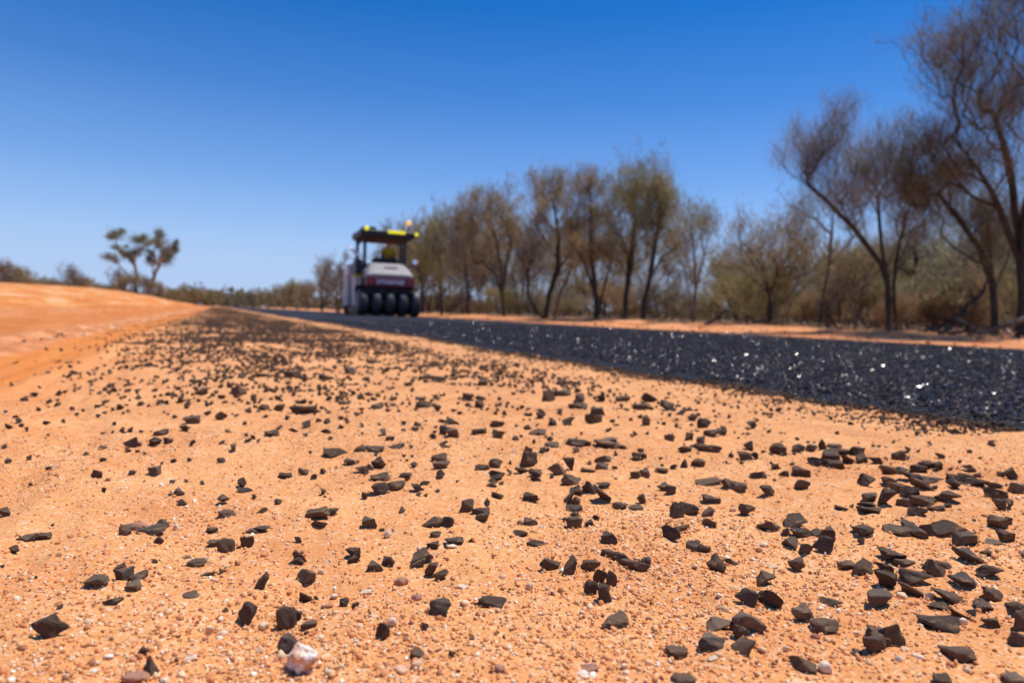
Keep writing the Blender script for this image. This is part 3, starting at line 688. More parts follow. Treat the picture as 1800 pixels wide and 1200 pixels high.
def foliage(tr, tips, per, Ln, Wd, spread, up=.6, center=None):
    P, D = [], []
    for t in tips:
        q = np.array(tr.nodes[t]); par = np.array(tr.nodes[tr.par[t]]); d = q-par; d = d/(np.linalg.norm(d)+1e-6)
        k = rng.poisson(per)
        P.append(q-d*rng.random((k, 1))*spread*1.2+rng.normal(size=(k, 3))*spread*.45)
        D.append(d*.8+rng.normal(size=(k, 3))*.42+np.array([0, 0, up]))
    P = np.concatenate(P); D = np.concatenate(D); n = len(P)
    return slivers(P, D, Ln*rng.uniform(.5, 1.3, n), Wd*rng.uniform(.5, 1.3, n))
def make_tree(name, label, D, trunks, crowns, r_base=.1, leaf='mulga', bark=None, per=22, npts=240, Ln=.26, Wd=.016, cat='tree', group='trees beyond the road', up=.6, spread=.2, sides=5, depth_k=1.0, X=None):
    """trunks: pixel polylines (first point at the ground); crowns: (px, py, rx, ry, weight) in photo pixels, built in the round at depth D"""
    bx, by = at_depth(trunks[0][0][0], D)
    # base pixel row is replaced by the ground there
    bz = Hs(bx, by)-.05
    e = empty(name, (bx, by, bz)); org = np.array([bx, by, bz]); s = D/F
    fw = np.array([math.sin(YAW), math.cos(YAW), 0])
    def W(px, py, dd=0):
        p = unproject(px, py, D+dd); return np.array(p)-org
    tr = Tree((0, 0, 0)); tr.minnode = 0
    starts = []
    for tp in trunks:
        j = 0; prev = np.array([0., 0, 0]); dd = 0
        if len(tp) and tp[0] is not trunks[0][0]:
            b2 = at_depth(tp[0][0], D+rng.uniform(-.3, .3)*s*60); prev = np.array([b2[0]-bx, b2[1]-by, 0.0])
            if np.linalg.norm(prev) > .02:
                tr.nodes.append(prev.copy()); tr.par.append(0); j = len(tr.nodes)-1
                tr.nodes[j][2] = .05
        for (px, py) in tp[1:]:
            dd += rng.normal()*6*s; q = W(px, py, dd); k = max(2, int(np.linalg.norm(q-prev)/.35))
            j = tr.path(j, [prev+(q-prev)*t/k+(rng.normal(size=3)*.010 if t < k else 0) for t in range(1, k+1)]); prev = q
    tr.minnode = max(1, int(len(tr.nodes)*.12))
    A = []
    npts = int(npts*1.45); per = per*(1.35 if D < 16 else .46)
    if D < 16: Wd = Wd*.8; Ln = Ln*1.15
    tw = sum(c[2]*c[3]*(c[4] if len(c) > 4 else 1) for c in crowns)
    for c in crowns:
        wt = c[4] if len(c) > 4 else 1
        n_ = max(6, int(npts*c[2]*c[3]*wt/tw))
        cc = W(c[0], c[1], rng.normal()*c[2]*.35*s); rx = c[2]*s; rz = c[3]*s
        nsub = max(3, int(n_/14)); sub = ell_pts(nsub, cc, (rx*.95, rx*depth_k*.95, rz*.95))
        for q in sub:
            k_ = max(3, int(n_/nsub)); sr = rng.uniform(.16, .34)
            A += list(q+rng.normal(size=(k_, 3))*np.array([rx*sr, rx*sr, rz*sr*1.5]))
    A = [a for a in A if a[2] > .25]
    tips = tr.grow(A, step=.3*max(1, D/25), up=up)
    Vt, Ft = tr.build(.0035*max(1, D/22), r_base, sides)
    t_o = link('trunk', np_mesh('trunk', Vt, Ft, True), bark or M_BARK, e)
    Vc, Fc = foliage(tr, tips, per*1.25, Ln*.95, Wd*.72, spread*1.35, .55)
    c_o = link('crown', np_mesh('crown', Vc, [Fc]), LV[leaf], e)
    tag(e, label, cat, group)
    return e
TR = [
 # label, D, trunks, crowns, r_base, leaf, kwargs
 ('huge dark mulga rising out of the top right corner, its black trunk at the edge', 12.6,
  [[(1796,590),(1797,500),(1790,400),(1775,300),(1750,200)],[(1796,590),(1797,500),(1800,380),(1830,250),(1860,100)],[(1796,590),(1798,470),(1740,330),(1690,260)]],
  [(1760,60,110,70,1),(1690,110,80,60,.9),(1840,120,100,140,.8),(1700,180,95,60,1),(1650,250,70,45,.8),(1800,-30,90,60,1),(1780,290,110,60,.8),(1650,330,55,35,.5),(1860,280,80,100,.6)], .13, 'dark', dict(npts=900, per=17, Ln=.24, Wd=.011, spread=.17)),
 ('forked mulga with curving trunk just left of the huge corner tree', 13.8,
  [[(1748,580),(1745,500),(1725,440),(1690,390),(1650,340)],[(1748,580),(1745,500),(1735,400),(1760,330)]],
  [(1690,330,70,50,1),(1630,300,60,45,1),(1760,380,60,60,.9),(1620,250,50,35,.8),(1720,420,60,40,.5),(1590,330,40,30,.5)], .085, 'dark', dict(npts=460, per=16, Wd=.012)),
 ('leaning mulga sweeping up to the left with bare dark upper branches', 14.6,
  [[(1563,585),(1560,500),(1548,462),(1500,400),(1450,350),(1405,310)],[(1563,585),(1562,500),(1552,450),(1545,380),(1540,320)],[(1575,585),(1571,500),(1580,430),(1600,360)]],
  [(1420,270,45,40,1.2),(1400,235,25,22,.6),(1460,240,45,48,1),(1500,290,55,50,1),(1550,270,50,60,.9),(1560,350,60,50,.8),(1500,340,40,30,.7),(1600,330,45,60,.7),(1495,215,16,28,.5)], .085, 'brown', dict(npts=640, per=14, Wd=.010, Ln=.26)),
 ('spare thin tree with grey forked trunk left of the leaning mulga', 18,
  [[(1438,575),(1446,520),(1457,465),(1462,410),(1465,370)],[(1438,575),(1446,520),(1455,470),(1490,430),(1512,405)]],
  [(1465,350,45,35,1),(1420,370,40,30,.8),(1510,385,35,25,.8),(1380,345,20,20,.3)], .06, 'brown', dict(npts=200, per=9, bark=M_BARKP, Wd=.013)),
 ('vase shaped shrub tree of many thin stems beneath the leaning mulga', 17,
  [[(1500,580),(1495,520),(1480,470)],[(1503,580),(1515,510),(1530,470)],[(1506,580),(1500,500),(1505,450)]],
  [(1500,450,55,40,1),(1480,480,40,35,.8),(1540,470,40,40,.8)], .04, 'mulga', dict(npts=260, per=14, bark=M_BARKP)),
 ('round crowned olive tree with a short forked trunk in the lower right scrub', 18.5,
  [[(1352,570),(1352,515),(1345,480),(1320,440),(1300,420)],[(1352,570),(1353,515),(1370,475),(1400,430)]],
  [(1340,420,65,35,1),(1300,450,40,30,.9),(1390,420,50,40,1),(1370,470,75,35,.8),(1310,400,30,25,.6),(1420,400,35,35,.6)], .07, 'mulga', dict(npts=520, per=18, Wd=.017)),
 ('pale stemmed tree fanning upward in the gap right of the tall pair', 21,
  [[(1215,570),(1213,520),(1205,480),(1190,440)],[(1217,570),(1220,520),(1232,470),(1245,420)],[(1219,570),(1222,510),(1220,450),(1215,400)]],
  [(1205,400,40,35,1),(1240,400,35,40,1),(1220,375,40,22,.9),(1260,440,25,30,.5),(1185,430,22,22,.5)], .06, 'olive', dict(npts=330, per=15, bark=M_BARKP)),
 ('tall mulga with slim dark trunk, right one of the tall pair', 24,
  [[(1128,570),(1132,530),(1142,490),(1150,440),(1158,390),(1165,340)],[(1128,570),(1132,530),(1142,490),(1165,450),(1195,430)]],
  [(1165,330,26,38,1),(1150,385,38,35,.8),(1190,420,30,22,.5),(1175,365,25,30,.6)], .10, 'olive', dict(npts=330, per=20, Ln=.34, Wd=.022)),
 ('tall mulga with dense olive crown, left one of the tall pair', 25,
  [[(1098,570),(1100,520),(1108,470),(1113,420),(1118,370),(1120,330)],[(1098,570),(1100,520),(1104,450),(1085,400)]],
  [(1115,320,48,38,1.2),(1090,345,28,35,.9),(1145,345,35,40,.9),(1105,390,50,35,.8),(1125,430,45,25,.5)], .12, 'olive', dict(npts=560, per=22, Ln=.34, Wd=.022)),
 ('dark forked mulga with two black stems standing left of the tall pair', 25.5,
  [[(1046,570),(1048,530),(1042,480),(1038,420),(1040,360),(1035,320)],[(1050,570),(1058,520),(1070,480),(1078,440)],[(1046,570),(1046,520),(1030,470),(1010,430),(985,400)]],
  [(1030,325,34,32,1.1),(1055,350,25,35,.8),(1040,400,40,40,.8),(1075,440,35,30,.7),(1010,400,35,30,.7),(1020,450,35,25,.6)], .12, 'mulga', dict(npts=560, per=21, Ln=.32, Wd=.022)),
 ('mulga leaning right with ragged upright crown in the middle of the grove', 27,
  [[(957,565),(965,520),(980,470),(982,420),(975,370),(965,330)],[(957,565),(966,520),(985,470),(1010,430)]],
  [(955,330,28,28,1),(985,340,28,38,.9),(965,380,38,35,.8),(990,420,35,35,.8),(925,350,20,20,.4),(935,400,28,28,.5)], .11, 'mulga', dict(npts=430, per=20, Ln=.34, Wd=.024)),
 ('slender grey trunked tree slanting right between two darker mulgas', 29,
  [[(972,562),(985,515),(1005,470),(1012,420)]], [(1010,410,30,30,1),(1000,450,28,22,.8)], .07, 'brown', dict(npts=150, per=14, bark=M_BARKP)),
 ('thin crooked sapling bending left at the edge of the middle grove', 27,
  [[(955,558),(935,535),(928,515),(928,480),(935,450)]], [(935,440,30,26,1),(920,465,22,20,.7)], .06, 'brown', dict(npts=130, per=14)),
 ('broad feathery tree with fine dark limbs, centre of the grove', 31,
  [[(885,560),(884,520),(880,470),(872,420),(862,380)],[(885,560),(884,510),(892,450),(900,400)],[(885,560),(884,520),(870,480),(845,440)]],
  [(850,352,38,22,1.1),(885,360,30,25,.9),(830,390,30,25,.8),(905,400,25,35,.7),(865,410,45,35,.7),(840,450,35,30,.6),(820,352,20,14,.3)], .11, 'mulga', dict(npts=520, per=19, Ln=.38, Wd=.026)),
 ('narrow upright tree between the roller and the feathery tree', 36,
  [[(822,558),(822,510),(818,460),(812,420),(800,385)]], [(800,372,18,16,.8),(812,410,26,32,1),(822,455,32,38,.9),(790,440,26,36,.7)], .10, 'brown', dict(npts=300, per=18, Ln=.4, Wd=.03)),
 ('olive tree with tapering crown standing right of the roller beacon', 40,
  [[(775,556),(775,510),(772,460),(770,430)]], [(770,405,26,24,1),(760,445,30,34,1),(790,480,28,30,.7)], .11, 'olive', dict(npts=300, per=18, Ln=.42, Wd=.032)),
 ('olive tree partly behind the roller roof on its right', 46,
  [[(742,556),(742,500),(738,450)]], [(735,410,26,22,1),(745,450,28,36,1),(725,480,22,30,.6)], .12, 'olive', dict(npts=260, per=18, Ln=.46, Wd=.036)),
 ('bare topped tree seen just above the roller roof', 52,
  [[(684,556),(684,480),(680,420)]], [(682,410,26,16,.8),(690,440,30,26,1),(670,470,28,36,.8)], .12, 'brown', dict(npts=240, per=13, Ln=.46, Wd=.034)),
 ('brown bushy tree at the left of the roller cab', 60,
  [[(592,552),(592,500),(585,475)],[(596,552),(600,500),(604,480)]], [(585,478,22,22,1),(610,468,20,18,.8),(600,505,36,26,.9)], .12, 'brown', dict(npts=280, per=17, Ln=.5, Wd=.045)),
 ('lower brown tree left of the bushy one beside the roller', 68,
  [[(565,550),(566,505),(562,485)]], [(562,488,20,18,1),(575,510,26,20,.9)], .12, 'mulga', dict(npts=180, per=16, Ln=.55, Wd=.05)),
 ('grey green tree deep in the scrub between the spare tree and the forked mulga', 23,
  [[(1640,585),(1642,520),(1650,470)]], [(1650,450,70,50,1),(1600,470,50,45,.9),(1700,480,60,45,.9)], .09, 'grey', dict(npts=520, per=18, Wd=.022, Ln=.3)),
 ('bushy dark tree behind the forked mulga at the far right', 19,
  [[(1790,590),(1785,500),(1775,450)]], [(1770,450,60,60,1),(1810,400,60,70,.9),(1720,500,45,35,.6)], .09, 'dark', dict(npts=420, per=17, Wd=.018, Ln=.3)),
 ('low spreading olive tree behind the round crowned one', 27,
  [[(1290,572),(1290,530),(1285,505)],[(1292,572),(1305,520),(1320,500)]], [(1290,500,45,28,1),(1330,510,40,26,.9),(1260,520,30,22,.6)], .08, 'olive', dict(npts=320, per=17, Wd=.024, Ln=.32)),
 ('dry twiggy tree between the leaning mulga and the grey green scrub', 20,
  [[(1595,582),(1598,520),(1610,460),(1605,400)]], [(1605,400,40,40,1),(1570,440,40,35,.8),(1640,390,35,35,.7)], .07, 'brown', dict(npts=330, per=14, Wd=.015)),
]
BT = [(706,62,418,'olive'),(728,55,400,'mulga'),(752,50,392,'mulga'),(786,46,352,'brown'),(768,50,372,'mulga'),(826,47,350,'mulga'),(895,44,360,'mulga'),(812,50,400,'olive'),(842,44,372,'brown'),(872,46,400,'mulga'),(912,40,372,'brown'),(940,44,405,'mulga'),(990,40,385,'mulga'),(1018,38,392,'olive'),(1062,36,380,'mulga'),(1090,40,400,'brown'),(1132,38,392,'mulga'),(1180,36,412,'brown'),(1262,32,440,'olive'),(1312,30,418,'mulga'),(1385,27,430,'brown'),(1342,30,440,'grey'),(1410,30,425,'mulga'),(1452,28,440,'olive'),(1492,26,440,'grey'),(1540,25,430,'olive'),(1610,24,420,'mulga'),(1668,23,430,'grey'),(1715,22,420,'mulga'),(1765,21,410,'olive')]
for k, (px, D, ty, lf) in enumerate(BT):
    b = 552+.03*(px-700); h = b-ty; wd = h*.30
    sp = random.uniform(-.12, .12)*h
    word = {'olive': 'olive', 'mulga': 'grey brown', 'brown': 'thin brown', 'grey': 'grey green'}[lf]
    where = 'showing between the trunks' if px > 860 else 'beyond the roller'
    TR.append(('%s bushy tree in the second row %s, %d%% across' % (word, where, round(px/18)), D,
      [[(px, b), (px+sp*.3, b-h*.3), (px+sp, b-h*.6)], [(px, b), (px-sp*.5, b-h*.35), (px-sp*1.2, b-h*.55)]],
      [(px+sp, ty+h*.22, wd*.7, h*.2, 1), (px-sp, ty+h*.40, wd*.95, h*.22, 1), (px+sp*.5, ty+h*.62, wd, h*.2, .7), (px+wd*.6, ty+h*.35, wd*.5, h*.18, .6)],
      .07, lf, dict(npts=230, per=17, Ln=.36*D/30, Wd=.020*D/26+.006)))
for lab, D, tk, cr, rb, lf, kw in TR:
    make_tree('mulga_tree', lab, D, tk, cr, rb, lf, **kw)

# the gum tree on its own to the left
def gum():
    D = 95.0; bx, by = at_depth(250, D); bz = Hs(bx, by)-.1
    e = empty('gum_tree', (bx, by, bz)); org = np.array([bx, by, bz]); s = D/F
    def W(px, py, dd=0): return np.array(unproject(px, py, D+dd))-org
    V, Fc, off = [], [], 0
    limbs = [([(241,538),(240,500),(233,465),(226,450)], .30),([(262,538),(268,500),(278,465),(285,450)], .34),([(240,505),(228,485),(214,470),(200,458)], .13),
             ([(233,465),(240,450),(243,430)], .16),([(226,450),(208,440),(204,422)], .14),([(278,465),(270,445),(278,425)], .17),([(285,450),(295,440),(305,432)], .13),([(272,485),(262,465),(266,460)], .10),([(240,450),(225,450)], .10),([(285,455),(291,452)], .10)]
    for pl, r in limbs:
        pts = [W(px, py, rng.normal()*.6) for px, py in pl]; n = len(pts)
        P_ = []
        for a, b in zip(pts, pts[1:]): P_ += [a+(b-a)*t for t in (0, .33, .66)]
        P_.append(pts[-1]); P_ = np.array(P_); P_[1:-1] += rng.normal(size=P_[1:-1].shape)*.12
        bmt = tube([Vector(p) for p in P_], [r*(1-.6*i/len(P_)) for i in range(len(P_))], 7)
        bmt.verts.index_update()
        v = np.array([q.co[:] for q in bmt.verts]); f = np.array([[q.index for q in fc.verts] for fc in bmt.faces if len(fc.verts) == 4]); bmt.free()
        V.append(v); Fc.append(f+off); off += len(v)
    link('trunk', np_mesh('trunk', np.concatenate(V), [np.concatenate(Fc)], True), M_GUM, e)
    cl = [(258,429,7,4),(262,441,6,4),(250,436,5,3),(286,440,6,4),(214,441,6,4),(222,432,4,3),(268,447,5,4),(280,432,7,5),(310,440,5,4),(204,411,13,7),(196,416,9,5),(214,405,7,4),(243,421,14,7),(252,416,7,5),(280,411,9,9),(275,424,17,6),(204,434,9,4),(193,451,13,6),(203,457,7,4),(224,447,12,7),(240,442,11,6),(295,438,8,7),(307,433,7,8),(267,459,11,6),(291,454,12,10),(300,446,9,6),(262,452,6,4),(232,455,5,5),(310,425,4,5)]
    P = []
    for cx, cy, rx, ry in cl:
        c = W(cx, cy, rng.normal()*1.2); n = int(rx*ry*13)
        P.append(c+rng.normal(size=(n, 3))*np.array([rx*s*.50, rx*s*.5, ry*s*.58]))
    P = np.concatenate(P); n = len(P)
    Vc, Fq = slivers(P, rng.normal(size=(n, 3))+np.array([0, 0, -.6]), .34*rng.uniform(.5, 1.2, n), .060*rng.uniform(.5, 1.2, n))
    link('crown', np_mesh('crown', Vc, [Fq]), LV['gum'], e)
    tag(e, 'lone gum tree with pale forked trunks and clumped leaf heads', 'tree')
gum()

# ------------------------------------------------------------------ shrubs (a few kinds, copied)
def shrub_proto(leaf, h, w_, stems, npts, per, Ln, Wd, bark, label, upright=.5):
    tr = Tree((0, 0, 0)); tr.minnode = 0
    for k in range(stems):
        a = rng.uniform(0, 6.28); l = rng.uniform(.25, .6)*h
        tr.path(0, [np.array([math.cos(a)*w_*.5*t*.7, math.sin(a)*w_*.5*t*.7, l*t]) for t in (.35, .7, 1)])
    A = []
    for k in range(6):
        a = rng.uniform(0, 6.28); rr_ = rng.uniform(.1, .32)*w_; zc = rng.uniform(.35, .78)*h
        A += list(ell_pts(npts//6, (math.cos(a)*rr_, math.sin(a)*rr_, zc), (w_*.26, w_*.26, h*.24)))
    A = [a for a in A if a[2] > .06*h]
    tips = tr.grow(A, h*.12, up=upright)
    Vt, Ft = tr.build(.006*h/1.5, .035*h/1.5, 4)
    e = empty('shrub', (0, 0, 0))
    link('stems', np_mesh('stems', Vt, Ft, True), bark, e)
    Vc, Fc = foliage(tr, tips, per, Ln, Wd, h*.09, .4)
    link('foliage', np_mesh('foliage', Vc, [Fc]), LV[leaf], e)
    e['kind_word'] = label
    return e
protos = {
 'olive': shrub_proto('olive', 2.0, 2.4, 6, 190, 22, .22, .020, M_BARKP, 'olive leafy'),
 'grey': shrub_proto('grey', 1.8, 2.2, 5, 180, 22, .20, .020, M_BARKP, 'grey green'),
 'straw': shrub_proto('straw', 1.1, 1.3, 9, 120, 18, .26, .012, M_BARKP, 'dry straw coloured'),
 'brown': shrub_proto('brown', 2.2, 2.1, 7, 190, 15, .24, .014, M_BARK, 'bare brown twiggy'),
 'dark': shrub_proto('mulga', 2.4, 2.6, 5, 220, 20, .24, .020, M_BARK, 'dark bushy'),
}
first = dict.fromkeys(protos, True)
def put_shrub(kind, px, D, hpx, label, group):
    p = protos[kind]
    if first[kind]: e = p; first[kind] = False
    else:
        e = p.copy(); COL.objects.link(e)
        for ch in p.children:
            if ch.name.startswith(('stems', 'foliage')) :
                c = ch.copy(); COL.objects.link(c); c.parent = e
    x, y = at_depth(px, D); base = {'olive': 2.0, 'grey': 1.8, 'straw': 1.1, 'brown': 2.2, 'dark': 2.4}[kind]
    sc = hpx*D/F/base
    e.location = (x, y, Hs(x, y)-.03); e.scale = (sc*random.uniform(.85, 1.2), sc*random.uniform(.85, 1.2), sc); e.rotation_euler.z = random.uniform(0, 6.28)
    tag(e, label, 'shrub', group)
    if 'kind_word' in e: del e['kind_word']
KW = {'olive': 'olive leafy', 'grey': 'grey green', 'straw': 'dry straw coloured', 'brown': 'bare brown twiggy', 'dark': 'dark bushy'}
SH = []
# left skyline
for kind, px, D, hp in [('olive',22,75,52),('dark',40,82,40),('olive',62,90,34),('brown',2,70,56),('dark',88,95,38),('brown',122,92,58),('dark',140,100,46),('grey',108,99,36),('brown',160,110,26),('olive',178,112,34),('brown',205,88,52),('dark',226,84,46),('brown',252,82,40),('dark',272,86,36),
      ('olive',300,120,30),('olive',325,130,36),('dark',345,132,32),('olive',372,140,32),('dark',392,150,28),('olive',418,135,32),('grey',445,125,36),('olive',470,118,34),('dark',497,105,44),('olive',522,98,52),('dark',540,92,52)]:
    SH.append((kind, px, D, hp, 'shrubs along the far left skyline'))
put_names = {}
for px in range(620, 1820, 26):
    for row, (X0, X1) in enumerate(((14.2, 16.5), (18, 24))):
        X_ = random.uniform(X0, X1); p = px+random.uniform(-10, 10)
        d = CF+CR*((p-900)/F); D = X_/d.x
        if 1255 > p > 1160 and row == 1: continue
        near = row == 0
        hp = random.uniform(.9, 1.7)*F/D if near else random.uniform(1.6, 2.8)*F/D
        if random.random() < (.2 if near else .5): continue
        kind = random.choice(('straw', 'straw', 'brown', 'grey', 'olive') if near else ('olive', 'grey', 'dark', 'brown', 'grey'))
        if near and kind != 'straw': hp *= 1.1
        SH.append((kind, p, D, hp, 'shrubs under the trees beyond the road'))
def near_what(px):
    for a, b, t in ((0, 190, 'above the orange bank at the left edge'), (190, 300, 'around the foot of the lone gum tree'), (300, 480, 'on the skyline past the end of the road'),
                    (480, 620, 'between the road end and the roller'), (620, 745, 'in the scrub behind the roller'), (745, 860, 'in the scrub just right of the roller'),
                    (860, 1000, 'in the middle grove'), (1000, 1160, 'around the tall trunks of the grove'), (1160, 1260, 'in the gap right of the tall pair'),
                    (1260, 1400, 'by the round crowned tree'), (1400, 1520, 'left of the leaning trunk'), (1520, 1640, 'around the leaning trunk'), (1640, 1830, 'beneath the corner trees')):
        if a <= px < b: return t
used2 = set()
for kind, px, D, hp, g in SH:
    size = 'tall' if hp > 70 else 'low' if hp < 36 else 'mid sized'
    lab = '%s %s shrub %s' % (size, KW[kind], near_what(px))
    lab2 = lab+', %d%% across' % round(px/18)
    k = 0
    while lab2 in used2:
        k += 1; lab2 = lab+', %.1f%% across' % (px/18+.1*(k-1))
    used2.add(lab2)
    put_shrub(kind, px, D, hp, lab2, g)
# distant scrub as one mass
P_, D_ = [], []
n = 1100
yaw_ = np.radians(rng.uniform(-24, 72, n)); dist = rng.uniform(170, 420, n)
for a, r_ in zip(yaw_, dist):
    x, y = r_*math.sin(a), r_*math.cos(a)
    hh = rng.uniform(2.2, 5.2); k = 70
    P_.append(ell_pts(k, (x, y, hh*.5), (hh*.7, hh*.7, hh*.5)))
P_ = np.concatenate(P_); n = len(P_)
Vc, Fc = slivers(P_, rng.normal(size=(n, 3))+np.array([0, 0, .5]), 1.5*rng.uniform(.5, 1.2, n), .62*rng.uniform(.5, 1.2, n))
tag(link('distant_scrub', np_mesh('distant_scrub', Vc, [Fc]), LV['dark']), 'low dark scrub massed along the horizon', 'scrub', kind='stuff')
# fallen branches and litter
def branch(pts_px, D, r, label):
    bx, by = at_depth(pts_px[0][0], D); e_pts = []
    for (px, py, dz) in pts_px:
        x, y = at_depth(px, D+rng.normal()*.2); e_pts.append(Vector((x-bx, y-by, Hs(x, y)+dz)))
    P2 = []
    for a, b in zip(e_pts, e_pts[1:]): P2 += [a.lerp(b, t)+Vector(rng.normal(size=3)*.02) for t in (0, .33, .66)]
    P2.append(e_pts[-1])
    bm = tube(P2, [r*(1-.6*i/len(P2)) for i in range(len(P2))], 7)
    for k in range(5):
        i = rng.integers(1, len(P2)-1); q = P2[i]; v = Vector(rng.normal(size=3)*.35); v.z = abs(v.z)*.7
        tube([q, q+v*.5+Vector((0, 0, .03)), q+v], [r*.35, r*.25, r*.1], 5, bm)
    o = bm_obj('fallen_branch', bm, M_BARKP if 'pale' in label else M_BARK, smooth=True); o.location = (bx, by, 0)
    tag(o, label, 'branch', 'fallen branches on the verge')
branch([(1800,575,.35),(1750,585,.18),(1700,590,.05)], 12.2, .05, 'pale fallen branch slanting down from the edge beside the corner tree')
branch([(1730,590,.12),(1690,592,.06),(1640,590,.10)], 12.8, .045, 'dark fallen branch lying flat left of the corner tree')
branch([(1655,585,.05),(1690,570,.45),(1715,555,.8),(1730,540,1.1)], 13.6, .05, 'dark dead limb propped against the forked mulga trunk')
branch([(1240,578,.04),(1262,575,.18),(1275,560,.4)], 18.6, .05, 'dark broken limb on the verge below the gap in the trees')
branch([(1320,580,.1),(1350,582,.05),(1380,580,.08)], 16.5, .035, 'short fallen stick on the verge under the round crowned tree')
# leaf litter and twigs on the far verge
n = 9000; lx = 12.8+rng.exponential(2.2, n); ly = rng.uniform(0, 60, n)
lp = np.stack([lx, ly, terrain(lx, ly)+.02], 1); dd = rng.normal(size=(n, 3)); dd[:, 2] = abs(dd[:, 2])*.4
Vc, Fc = slivers(lp, dd, rng.uniform(.08, .35, n), rng.uniform(.01, .03, n))
tag(link('leaf_litter', np_mesh('leaf_litter', Vc, [Fc]), LV['brown']), 'dry twigs and leaf litter on the red verge', 'litter', kind='stuff')
n = 700; lx = rng.uniform(8.6, 13, n); ly = rng.uniform(0, 40, n)
V1, F1 = bank_of(B8, np.stack([lx, ly, H(lx, ly)], 1), rng.uniform(.015, .09, n), .3)
tag(link('clods', np_mesh('clods', V1, F1), simple('red_clod', (.52, .19, .075), .95, var=.3, scale=12)), 'clods of red earth along the far verge', 'earth clods', kind='stuff')

# ------------------------------------------------------------------ road roller
M_GREY = simple('light_grey_paint', (.34, .325, .325), .6, var=.12, scale=3, spec=.3)
M_PANEL = simple('pale_panel_paint', (.62, .60, .56), .6, var=.12, scale=3, spec=.3)
M_MAROON = simple('maroon_paint', (.17, .018, .030), .4, var=.2, scale=4)
M_BLACK = simple('black_paint', (.018, .018, .020), .5, var=.3, scale=6)
M_RUBBER = simple('rubber', (.040, .040, .043), .5, var=.25, scale=9)
M_STEEL = simple('steel', (.55, .55, .56), .3, metal=.9, var=.2)
M_WHITE = simple('white_paint', (.82, .82, .84), .35, var=.05)
M_YELLOW = simple('yellow_paint', (.75, .62, .03), .5, var=.1)
M_LAMPY = simple('yellow_marker_lamp', (.85, .80, .02), .4, emit=(1, .93, .02), es=.55)
M_AMBER = simple('amber_beacon', (.9, .42, .01), .3, emit=(1, .50, .02), es=.7)
M_REDL = simple('red_lens', (.30, .015, .015), .25, emit=(.6, .02, .01), es=.03)
M_HEAD = simple('lamp_glass', (.85, .87, .92), .12, metal=.6)
M_ORANGEL = simple('orange_lens', (.75, .22, .05), .3)
M_HIVIS = simple('hi_vis_yellow_cloth', (.62, .52, .02), .9, var=.15, scale=14)
M_ORCLOTH = simple('orange_cap_cloth', (.42, .12, .03), .9)
M_NAVY = simple('navy_cloth', (.018, .022, .04), .9)
M_SKIN = simple('skin', (.42, .24, .17), .6)
RX, RY = 5.60, 23.6
rt = empty('road_roller', (RX, RY, .02), R(-1.5)); rt.scale = (1, 1, 1.045)
tag(rt, 'grey and maroon rubber tyred road roller with black canopy on the sealed road', 'road roller')
def tyre(x, y, r=.45, w_=.33):
    prof = [(-w_/2, r*.55), (-w_/2, r*.80), (-w_/2+.03, r*.93), (-w_/2+.08, r*.985), (-.04, r), (.04, r), (w_/2-.08, r*.985), (w_/2-.03, r*.93), (w_/2, r*.80), (w_/2, r*.55)]
    t = bm_obj('tyre', lathe_x(prof, 40), M_RUBBER, rt, smooth=True); t.location = (x, y, r)
    rim = bm_obj('rim', lathe_x([(-w_/2-.005, .05), (-w_/2-.005, r*.3), (-w_/2+.04, r*.5), (-w_/2-.008, r*.56), (w_/2+.008, r*.56), (w_/2-.04, r*.5), (w_/2+.005, r*.3), (w_/2+.005, .05)], 28), M_GREY, t, smooth=False)
for k in range(5): tyre(-.93+.465*k, .20)
for k in range(4): tyre(-.84+.56*k, 3.7, w_=.36)
bm_obj('axle', tube([(-.8, .20, .45), (.8, .20, .45)], .06), M_BLACK, rt)
bm_obj('axle', tube([(-.8, 3.7, .45), (.8, 3.7, .45)], .06), M_BLACK, rt)
bm_obj('chassis', box(-.80, .80, .10, 4.1, .72, 1.00), M_BLACK, rt, .03)
bm_obj('underframe_and_shade', box(-.98, .98, .72, 3.0, .05, .74), M_BLACK, rt, .03)  # frame block extended down as black fill for the shade between the tyres
# arch over the front tyres
bm = bmesh.new(); prev = None
for a in range(0, 13):
    t = math.pi*(.42+.36*a/12); y, z = .34-.60*math.cos(t), .44+.60*math.sin(t)
    cur = [bm.verts.new((sx, y, z)) for sx in (-1.10, 1.10)]+[bm.verts.new((sx, y*.96+.02, z-.035)) for sx in (1.10, -1.10)]
    if prev:
        for q in range(4): bm.faces.new((prev[q], prev[(q+1) % 4], cur[(q+1) % 4], cur[q]))
    else: bm.faces.new(cur)
    prev = cur
bm.faces.new(prev)
bm_obj('tyre_guard', bm, M_BLACK, rt)
bd = bm_obj('front_band', box(-.84, .84, -.12, .40, .99, 1.285), M_MAROON, rt, .035)
for sx, xo in ((-1, 0), (1, 0)): bm_obj('tail_light', box(sx*.70-.07, sx*.70+.07, -.150, -.12, 1.07, 1.19), M_REDL, bd, .01)
def text(body, size, loc, mat, parent, name='lettering'):
    cu = bpy.data.curves.new(name, 'FONT'); cu.body = body; cu.size = size; cu.extrude = .004; cu.align_x = 'CENTER'; cu.align_y = 'CENTER'; cu.offset = size*.035
    tmp = bpy.data.objects.new(name, cu); COL.objects.link(tmp)
    dg = bpy.context.evaluated_depsgraph_get(); me = bpy.data.meshes.new_from_object(tmp.evaluated_get(dg)); bpy.data.objects.remove(tmp)
    o = link(name, me, mat, parent); o.location = loc; o.rotation_euler = (R(90), 0, 0); return o
text('DYNAPAC', .20, (-.02, -.128, 1.137), M_WHITE, bd)
text('CP', .13, (.42, -.128, 1.137), M_WHITE, bd)
